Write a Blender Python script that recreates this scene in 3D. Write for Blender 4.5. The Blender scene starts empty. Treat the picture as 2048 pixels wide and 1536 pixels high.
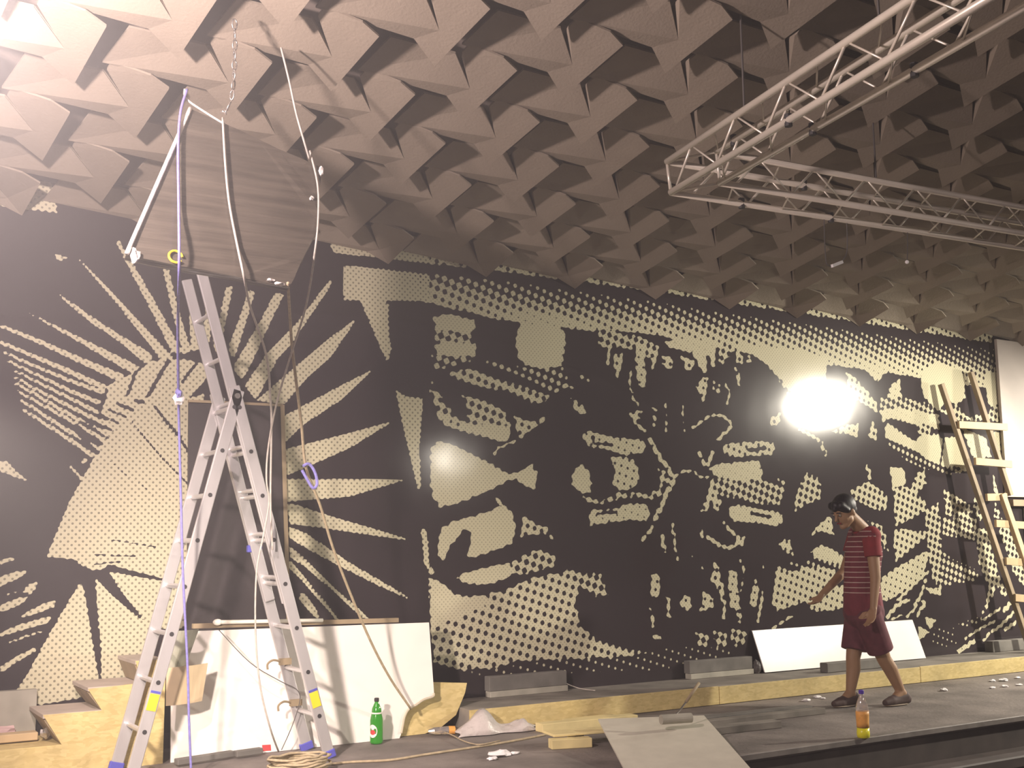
import bpy, bmesh, math, random
import numpy as np
from mathutils import Vector, Matrix
random.seed(7)
SC = bpy.context.scene
COL = SC.collection
PI = math.pi

# ------------------------------------------------------------------ camera
# world: x runs along the painted wall to the right, y goes into the wall, z is up (metres)
F, YAW, PITCH, ROLL, CAMH = 2300.0, math.radians(32.1), math.radians(8.0), math.radians(-0.6), 1.28
_fw = Vector((math.sin(YAW)*math.cos(PITCH), math.cos(YAW)*math.cos(PITCH), math.sin(PITCH)))
_r0 = Vector((math.cos(YAW), -math.sin(YAW), 0)); _u0 = _r0.cross(_fw)
_rt = _r0*math.cos(ROLL) + _u0*math.sin(ROLL); _up = _u0*math.cos(ROLL) - _r0*math.sin(ROLL)
cd = bpy.data.cameras.new('camera'); cam = bpy.data.objects.new('camera', cd); COL.objects.link(cam)
cd.sensor_width = 36; cd.lens = 36*F/2048; cd.clip_start = .05; cd.clip_end = 200
M = Matrix((_rt, _up, -_fw)).transposed().to_4x4(); M.translation = (0, 0, CAMH); cam.matrix_world = M
SC.camera = cam

# ------------------------------------------------------------------ view, world, lights
vs = SC.view_settings
vs.view_transform = 'Standard'; vs.look = 'None'; vs.gamma = 1; vs.use_curve_mapping = False; vs.exposure = 0.22
wd = bpy.data.worlds.new('dim_hall'); SC.world = wd; wd.use_nodes = True
wd.node_tree.nodes['Background'].inputs[0].default_value = (.50, .42, .40, 1)
wd.node_tree.nodes['Background'].inputs[1].default_value = .24
def lamp(name, loc, power, color, size=.1, aim=None, spot=None, area=None, blend=.6):
    kind = 'AREA' if area else ('SPOT' if spot else 'POINT')
    l = bpy.data.lights.new(name, kind); l.energy = power; l.color = color
    if area: l.shape = 'RECTANGLE'; l.size, l.size_y = area
    else: l.shadow_soft_size = size
    if spot: l.spot_size = math.radians(spot); l.spot_blend = blend
    o = bpy.data.objects.new(name, l); COL.objects.link(o); o.location = loc
    if aim: o.rotation_euler = (Vector(aim)-Vector(loc)).to_track_quat('-Z', 'Y').to_euler()
    return o
lamp('work_lamp_near_stairs', (.22, 4.35, 3.25), 560, (1, .80, .77), size=.07)
lamp('low_fill_lamp', (.30, 4.0, 1.75), 900, (1, .84, .74), size=.09, aim=(2.9, 7.3, .35), spot=58, blend=.9)  # unseen lamp added to brighten the white board, stairs and lower left wall
lamp('floodlight_right', (12.88, 3.53, 3.30), 1850, (1, .92, .77), size=.10, aim=(8.3, 7.6, .5), spot=68, blend=.5)
lamp('floodlight_by_right_wall', (14.2, 6.35, 2.7), 800, (1, .90, .78), size=.12, aim=(10.6, 7.6, 1.0), spot=84, blend=.6)
lamp('floodlight_far_right', (7.53, 1.73, 2.44), 90, (1, .92, .80), size=.12, aim=(4.6, 7.4, 1.2), spot=70)

# ------------------------------------------------------------------ helpers
def ray(px, py): return _fw*F + _rt*(px-1024) + _up*(768-py)
def at(px, py, ax, v):
    d = ray(px, py); o = Vector((0, 0, CAMH)); return o + d*((v-o[ax])/d[ax])
def onp(px, py, p0, n):
    d = ray(px, py); o = Vector((0, 0, CAMH)); n = Vector(n); return o + d*((Vector(p0)-o).dot(n)/d.dot(n))

def mat(name, col, rough=.6, metal=0, var=.12, scale=6, bump=0, bscale=40, stretch=(1, 1, 1), trans=0, coat=0, alpha=1, spec=.5, rand=0, ior=1.45):
    m = bpy.data.materials.new(name); m.use_nodes = True; nt = m.node_tree; N = nt.nodes; L = nt.links
    b = N['Principled BSDF']
    b.inputs['Roughness'].default_value = rough; b.inputs['Metallic'].default_value = metal
    b.inputs['Transmission Weight'].default_value = trans; b.inputs['Coat Weight'].default_value = coat
    b.inputs['Alpha'].default_value = alpha; b.inputs['Specular IOR Level'].default_value = spec; b.inputs['IOR'].default_value = ior
    tc = N.new('ShaderNodeTexCoord'); mp = N.new('ShaderNodeMapping'); mp.inputs['Scale'].default_value = stretch
    L.new(tc.outputs['Object'], mp.inputs[0])
    nz = N.new('ShaderNodeTexNoise'); nz.inputs['Scale'].default_value = scale; nz.inputs['Detail'].default_value = 5
    L.new(mp.outputs[0], nz.inputs['Vector'])
    cr = N.new('ShaderNodeValToRGB'); cr.color_ramp.elements[0].position = .3; cr.color_ramp.elements[1].position = .72
    cr.color_ramp.elements[0].color = tuple(max(0, c*(1-var)) for c in col)+(1,)
    cr.color_ramp.elements[1].color = tuple(min(1, c*(1+var)) for c in col)+(1,)
    L.new(nz.outputs[0], cr.inputs[0])
    out = cr.outputs[0]
    if rand:
        oi = N.new('ShaderNodeObjectInfo'); mr = N.new('ShaderNodeMapRange'); mr.inputs[3].default_value = 1-rand; mr.inputs[4].default_value = 1+rand
        L.new(oi.outputs['Random'], mr.inputs[0]); hs = N.new('ShaderNodeHueSaturation'); L.new(mr.outputs[0], hs.inputs['Value']); L.new(out, hs.inputs['Color']); out = hs.outputs[0]
    L.new(out, b.inputs['Base Color'])
    if bump:
        n2 = N.new('ShaderNodeTexNoise'); n2.inputs['Scale'].default_value = bscale; n2.inputs['Detail'].default_value = 4
        L.new(mp.outputs[0], n2.inputs['Vector'])
        bp = N.new('ShaderNodeBump'); bp.inputs['Strength'].default_value = bump; bp.inputs['Distance'].default_value = .02
        L.new(n2.outputs[0], bp.inputs['Height']); L.new(bp.outputs[0], b.inputs['Normal'])
    return m
def osb_mat():
    m = mat('osb_board', (.56, .44, .19), rough=.7, var=.25, scale=5); nt = m.node_tree; N = nt.nodes; L = nt.links
    vo = N.new('ShaderNodeTexVoronoi'); vo.inputs['Scale'].default_value = 26
    mp = N.new('ShaderNodeMapping'); mp.inputs['Scale'].default_value = (1, 1, 2.6); mp.inputs['Rotation'].default_value = (.2, .5, .3)
    tc = [n for n in N if n.type == 'TEX_COORD'][0]; L.new(tc.outputs['Object'], mp.inputs[0]); L.new(mp.outputs[0], vo.inputs['Vector'])
    cr = N.new('ShaderNodeValToRGB'); cr.color_ramp.elements[0].color = (.46, .35, .13, 1); cr.color_ramp.elements[1].color = (.72, .58, .28, 1)
    sp = N.new('ShaderNodeSeparateColor'); L.new(vo.outputs['Color'], sp.inputs[0]); L.new(sp.outputs[0], cr.inputs[0])
    mx = N.new('ShaderNodeMix'); mx.data_type = 'RGBA'; mx.inputs[0].default_value = .45
    b = N['Principled BSDF']; src = b.inputs['Base Color'].links[0].from_socket
    L.new(src, mx.inputs[6]); L.new(cr.outputs[0], mx.inputs[7]); L.new(mx.outputs[2], b.inputs['Base Color'])
    return m
M_ = dict(
    tile=mat('ceiling_felt', (.275, .23, .178), .85, var=.08, scale=3, bump=.15, bscale=60, rand=.05),
    slab=mat('ceiling_dark', (.20, .165, .14), .9),
    wall=mat('wall_black_paint', (.042, .034, .036), .5),
    floor=mat('stage_floor', (.19, .165, .15), .75, var=.45, scale=2.2, bump=.3, bscale=30),
    fascia=mat('stage_fascia', (.060, .045, .040), .7, var=.3),
    edge=mat('stage_edge', (.20, .175, .16), .6, var=.25, scale=9),
    ledge=mat('ledge_top', (.20, .18, .155), .8, var=.35, scale=4),
    osb=osb_mat(),
    alu=mat('ladder_aluminium', (.62, .60, .60), .38, metal=.55, var=.08, scale=12, stretch=(1, 1, .3)),
    truss=mat('truss_aluminium', (.74, .68, .58), .35, metal=.35, var=.06),
    dark=mat('dark_rubber', (.03, .028, .03), .6),
    blue=mat('blue_plastic', (.10, .10, .45), .5),
    yellow=mat('yellow_label', (.85, .62, .03), .5, var=.03),
    white=mat('white_board_paint', (.86, .82, .76), .5, var=.03),
    paper=mat('torn_paper', (.62, .55, .42), .8),
    gloss=mat('white_laminate', (.86, .83, .80), .22, var=.03),
    grey=mat('grey_board', (.58, .55, .46), .7, var=.06, scale=9),
    concrete=mat('grey_block', (.16, .15, .135), .85, var=.25),
    strip=mat('pale_strip', (.38, .36, .30), .7, var=.2),
    wood=mat('pale_timber', (.56, .42, .24), .65, var=.16, scale=5, stretch=(1, 1, .15)),
    woodd=mat('weathered_timber', (.33, .255, .16), .7, var=.2, scale=5, stretch=(1, 1, .15)),
    ply=mat('offcut_wood', (.66, .55, .27), .7, var=.15),
    tan=mat('tan_veneer', (.60, .47, .29), .6, var=.12),
    green=mat('green_grey_sheet', (.25, .25, .18), .5, var=.15),
    wrap=mat('stretch_film_wrap', (.075, .064, .050), .28, var=.30, scale=3, stretch=(.5, .5, 9), bump=.55, bscale=5, coat=.6),
    film=mat('film_highlight', (.75, .70, .66), .15, var=.2, scale=14, bump=.4, bscale=30, coat=.8),
    rope=mat('white_rope', (.50, .45, .40), .7, var=.15, scale=40),
    bluerope=mat('blue_rope', (.22, .20, .50), .7, var=.2, scale=60),
    tanrope=mat('tan_rope', (.42, .34, .22), .85, var=.2, scale=40),
    steel=mat('chain_steel', (.62, .58, .54), .3, metal=.9),
    wire=mat('dark_wire', (.09, .08, .075), .6),
    skin=mat('skin', (.35, .205, .115), .55, var=.08, scale=9),
    hair=mat('black_hair', (.012, .009, .014), .5, var=.4, scale=60),
    red=mat('red_cloth', (.23, .022, .030), .85, var=.15, scale=20),
    shorts=mat('maroon_shorts', (.125, .032, .045), .85, var=.2, scale=20),
    shoe=mat('dark_shoe', (.075, .045, .04), .7),
    sole=mat('shoe_sole', (.30, .24, .18), .7),
    glass=mat('green_bottle', (.045, .36, .03), .12, var=.1, trans=.35, coat=.5),
    clear=mat('clear_plastic', (.80, .76, .74), .08, var=.02, trans=.8, spec=.6),
    juice=mat('orange_drink', (.80, .42, .02), .25, var=.08),
    juicelow=mat('yellow_drink', (.85, .80, .03), .3, var=.05),
    label=mat('orange_label', (.86, .42, .10), .5, var=.12, scale=30),
    lwhite=mat('white_label', (.80, .74, .72), .5, var=.04),
    lred=mat('red_print', (.60, .06, .06), .5),
    capblue=mat('blue_cap', (.10, .05, .42), .4),
    plastic=mat('milky_plastic_sheet', (.66, .60, .57), .35, var=.12, scale=9, bump=.5, bscale=18, trans=.15),
    litter=mat('white_litter', (.85, .82, .82), .6, var=.05),
    panelwhite=mat('pale_wall_panel', (.56, .50, .43), .6, var=.04),
    treadp=mat('tread_board', (.46, .39, .33), .7, var=.12),
    pinkrag=mat('pink_rag', (.62, .44, .42), .8, var=.2),
    tube=mat('white_tube', (.85, .80, .70), .3, var=.03),
)

def link(name, me, m, parent=None):
    if m is not None and not me.materials: me.materials.append(m)
    o = bpy.data.objects.new(name, me); COL.objects.link(o)
    if parent: o.parent = parent
    return o
def mesh(name, bm, smooth=False):
    me = bpy.data.meshes.new(name)
    bmesh.ops.recalc_face_normals(bm, faces=bm.faces); bm.to_mesh(me); bm.free()
    if smooth:
        for p in me.polygons: p.use_smooth = True
    return me
def obj(name, bm, m, parent=None, smooth=False): return link(name, mesh(name, bm, smooth), m, parent)
def tag(o, label=None, cat=None, group=None, kind=None):
    for k, v in (('label', label), ('category', cat), ('group', group), ('kind', kind)):
        if v: o[k] = v
    return o
def empty(name, loc=(0, 0, 0)):
    o = bpy.data.objects.new(name, None); COL.objects.link(o); o.location = loc; o.empty_display_size = .1; return o
def keep(ch, root):      # child built in world coordinates
    ch.parent = root; ch.matrix_parent_inverse = Matrix.Translation(-Vector(root.location))
    return ch
def kids(root, *objs):
    for o in objs: keep(o, root)
    return root
def BX(bm, lo, hi, R=None, bev=0):
    r = bmesh.ops.create_cube(bm, size=1)['verts']; lo = Vector(lo); hi = Vector(hi); c = (lo+hi)/2; s = hi-lo
    for v in r: v.co = Vector((v.co.x*s.x, v.co.y*s.y, v.co.z*s.z))
    if bev:
        es = list({e for v in r for e in v.link_edges}); rr = bmesh.ops.bevel(bm, geom=es, offset=bev, segments=1, affect='EDGES'); r = list({v for f in rr['faces'] for v in f.verts} | {v for v in r if v.is_valid})
    for v in r: v.co = (R @ v.co if R else v.co) + c
    return r
def BAR(bm, a, b, w, h, up=(0, 0, 1), bev=0):     # a rectangular bar from a to b; w across, h along up
    a = Vector(a); b = Vector(b); d = b-a; n = d.normalized(); x = n.cross(Vector(up)).normalized(); u = x.cross(n)
    R = Matrix((x, n, u)).transposed()
    L = d.length; r = BX(bm, (-w/2, -L/2, -h/2), (w/2, L/2, h/2), bev=bev)
    for v in r: v.co = R @ v.co + (a+b)/2
    return r
def TUBE(bm, a, b, r, r2=None, n=10, caps=True):
    a = Vector(a); b = Vector(b); d = b-a
    q = d.to_track_quat('Z', 'Y'); v = bmesh.ops.create_cone(bm, cap_ends=caps, segments=n, radius1=r, radius2=r if r2 is None else r2, depth=d.length)['verts']
    for p in v: p.co = q @ p.co + (a+b)/2
def SPH(bm, c, r, sc=(1, 1, 1), R=None, n=14):
    v = bmesh.ops.create_uvsphere(bm, u_segments=n, v_segments=max(6, n//2+2), radius=r)['verts']
    for p in v:
        q = Vector((p.co.x*sc[0], p.co.y*sc[1], p.co.z*sc[2])); p.co = (R @ q if R else q) + Vector(c)
def CAP(bm, a, r1, b, r2, n=14):
    SPH(bm, a, r1, n=n); SPH(bm, b, r2, n=n); TUBE(bm, a, b, r1, r2, n=n)
def PIPE(bm, pts, r, n=7, smooth=True, sub=5):
    P = [Vector(p) for p in pts]
    if smooth and len(P) > 2:
        Q = []
        for i in range(len(P)-1):
            p0 = P[max(i-1, 0)]; p1 = P[i]; p2 = P[i+1]; p3 = P[min(i+2, len(P)-1)]
            for k in range(sub):
                t = k/sub; Q.append(.5*((2*p1)+(p2-p0)*t+(2*p0-5*p1+4*p2-p3)*t*t+(3*p1-p0-3*p2+p3)*t**3))
        P = Q+[P[-1]]
    ring = []; up = Vector((.3, -.9, .2))
    for i, p in enumerate(P):
        d = (P[min(i+1, len(P)-1)]-P[max(i-1, 0)]).normalized(); x = d.cross(up)
        if x.length < 1e-3: x = d.cross(Vector((1, 0, 0)))
        x.normalize(); y = d.cross(x)
        ring.append([bm.verts.new(p+x*math.cos(2*PI*k/n)*r+y*math.sin(2*PI*k/n)*r) for k in range(n)])
    for A, B in zip(ring[:-1], ring[1:]):
        for k in range(n): bm.faces.new((A[k], A[(k+1) % n], B[(k+1) % n], B[k]))
    bm.faces.new(ring[0]); bm.faces.new(ring[-1])
def PRISM(bm, pts, vec):      # polygon extruded along vec
    a = [bm.verts.new(p) for p in pts]; b = [bm.verts.new(Vector(p)+Vector(vec)) for p in pts]; n = len(a)
    bm.faces.new(a); bm.faces.new(b)
    for i in range(n): bm.faces.new((a[i], a[(i+1) % n], b[(i+1) % n], b[i]))
def LATHE(bm, prof, c, n=24):
    R = []
    for r, z in prof: R.append([bm.verts.new((c[0]+r*math.cos(2*PI*k/n), c[1]+r*math.sin(2*PI*k/n), c[2]+z)) for k in range(n)])
    for A, B in zip(R[:-1], R[1:]):
        for k in range(n): bm.faces.new((A[k], A[(k+1) % n], B[(k+1) % n], B[k]))
    bm.faces.new(R[0]); bm.faces.new(R[-1])
def B(): return bmesh.new()
def remesh(bm, vox, smooth=6, name='skin'):      # fuse overlapping solids into one continuous surface
    me = bpy.data.meshes.new(name+'_raw'); bmesh.ops.recalc_face_normals(bm, faces=bm.faces); bm.to_mesh(me); bm.free()
    o = bpy.data.objects.new(name+'_raw', me); COL.objects.link(o)
    md = o.modifiers.new('r', 'REMESH'); md.mode = 'VOXEL'; md.voxel_size = vox; md.use_smooth_shade = True
    sm = o.modifiers.new('s', 'SMOOTH'); sm.factor = .5; sm.iterations = smooth
    bpy.context.view_layer.update(); dg = bpy.context.evaluated_depsgraph_get()
    out = bpy.data.meshes.new_from_object(o.evaluated_get(dg)); out.name = name
    bpy.data.objects.remove(o); bpy.data.meshes.remove(me); out.materials.clear()
    for p in out.polygons: p.use_smooth = True
    return out

HAZE = .036
WY = 7.74            # painted wall
def zceil(y): return 3.522+.2*(WY-y)

# ------------------------------------------------------------------ the setting
b = B(); BX(b, (-4, WY, -.6), (16, WY+.2, 6.2)); tag(obj('wall_back', b, M_['wall']), kind='structure')
b = B(); BX(b, (-4, 5.431, -.05), (16, WY, 0)); tag(obj('floor', b, M_['floor']), kind='structure')
b = B(); BX(b, (-4, 5.44, -.62), (16, 5.50, -.05)); tag(obj('trim_1', b, M_['fascia']), 'dark fascia board under the stage edge', kind='structure')
b = B(); BX(b, (-4, 5.40, -.035), (16, 5.431, .004), bev=.004); tag(obj('trim_2', b, M_['edge']), 'worn pale nosing along the stage edge', kind='structure')
b = B(); BX(b, (-4, 5.20, -.30), (16, 5.44, -.22), bev=.01); tag(obj('trim_3', b, M_['fascia']), 'brown lower step below the stage edge', kind='structure')
b = B(); BX(b, (-6, -6, -.66), (16, 5.5, -.60)); tag(obj('floor_lower', b, M_['fascia']), 'dark hall floor in front of the stage', kind='structure')

# thin dust haze in the air of the hall
b = B(); BX(b, (-5.5, -2.5, -.9), (15.8, WY+.12, 6.6)); hz = obj('haze', b, None); tag(hz, 'thin dust haze filling the air of the hall', 'haze', kind='stuff')
hm = bpy.data.materials.new('dust_haze'); hm.use_nodes = True; hm.node_tree.nodes.remove(hm.node_tree.nodes['Principled BSDF'])
hv = hm.node_tree.nodes.new('ShaderNodeVolumeScatter'); _n, _l = hm.node_tree.nodes, hm.node_tree.links
_g = _n.new('ShaderNodeTexCoord'); _s = _n.new('ShaderNodeSeparateXYZ'); _l.new(_g.outputs['Object'], _s.inputs[0])
_m = _n.new('ShaderNodeMapRange'); _m.interpolation_type = 'SMOOTHSTEP'; _l.new(_s.outputs[0], _m.inputs[0])      # haze made denser at the left, to give the veiling glow there
for _k, _v in ((1, -.5), (2, 3.6), (3, HAZE), (4, .0035)): _m.inputs[_k].default_value = _v
_l.new(_m.outputs[0], hv.inputs['Density'])
hv.inputs['Anisotropy'].default_value = .35
hm.node_tree.links.new(hv.outputs[0], hm.node_tree.nodes['Material Output'].inputs['Volume']); hz.data.materials.append(hm)
# ceiling: sloping dark soffit, folded felt tiles hung from it on a diagonal grid
sl = .2
b = B()
PRISM(b, [(-6, WY, zceil(WY)+.20), (16, WY, zceil(WY)+.20), (16, -3, zceil(-3)+.20), (-6, -3, zceil(-3)+.20)], (0, 0, .12))
ceil = tag(obj('ceiling', b, M_['slab']), kind='structure')
CC = .867; CS = CC/1.0198
TV = dict(L=(-.36, .07, -.025), E=(.36, -.03, .020), M=(.48, .09, .034), W=(.125, .50, -.06), G=(.150, .50, -.14), V=(.185, .50, -.024), Q=(-.36, .52, -.075), V2=(.185, .60, -.030), T=(.5, .5, .022), R=(.68, .375, .055), Bt=(.66, -.30, .075))
def tv(k):
    a, q, d = TV[k]; x = CC*a-1.4*d; y = -CS*q-2.2*d
    return Vector((x, y, -d-sl*y))
TF = [('L', 'E', 'M'), ('L', 'M', 'W'), ('L', 'W', 'Q'), ('W', 'M', 'G'), ('G', 'M', 'V'), ('M', 'E', 'Bt'), ('M', 'Bt', 'R'), ('M', 'R', 'T'), ('M', 'T', 'V'), ('V', 'T', 'V2')]
RIM = ['L', 'E', 'Bt', 'R', 'T', 'V2', 'V', 'G', 'W', 'Q']
def tile_mesh(off=None):
    bm = B(); vv = {k: bm.verts.new(tv(k)) for k in TV}; up = {k: bm.verts.new(tv(k)+Vector((0, 0, .012))) for k in TV}
    for f in TF: bm.faces.new([vv[k] for k in f]); bm.faces.new([up[k] for k in reversed(f)])
    for i, k in enumerate(RIM):
        j = RIM[(i+1) % len(RIM)]; bm.faces.new((vv[k], vv[j], up[j], up[k]))
    if off is not None:
        for v in bm.verts: v.co.y = min(v.co.y, WY-.012-off)
    return mesh('ceiling_tile', bm)
TM = tile_mesh()
r0 = Vector((3.004, 4.962)) - Vector((CC*.68, -CS*.375))
nt_ = 0
for i in range(-9, 16):
    for j in range(-9, 14):
        x = r0.x + CC*.5*(i+j); y = r0.y - CS*.5*(i-j)
        if not (-.6 < x < 12.2 and 2.6 < y < WY+.25): continue
        if x/max(y, .1) < -.05 or x/max(y, .1) > 2.1: continue
        me = TM
        if y + .85 > WY: 
            if y > WY+.1: continue
            me = tile_mesh(y)
        t = link('ceiling_tile', me, M_['tile'], ceil); t.location = (x, y, zceil(y)); nt_ += 1

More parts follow.
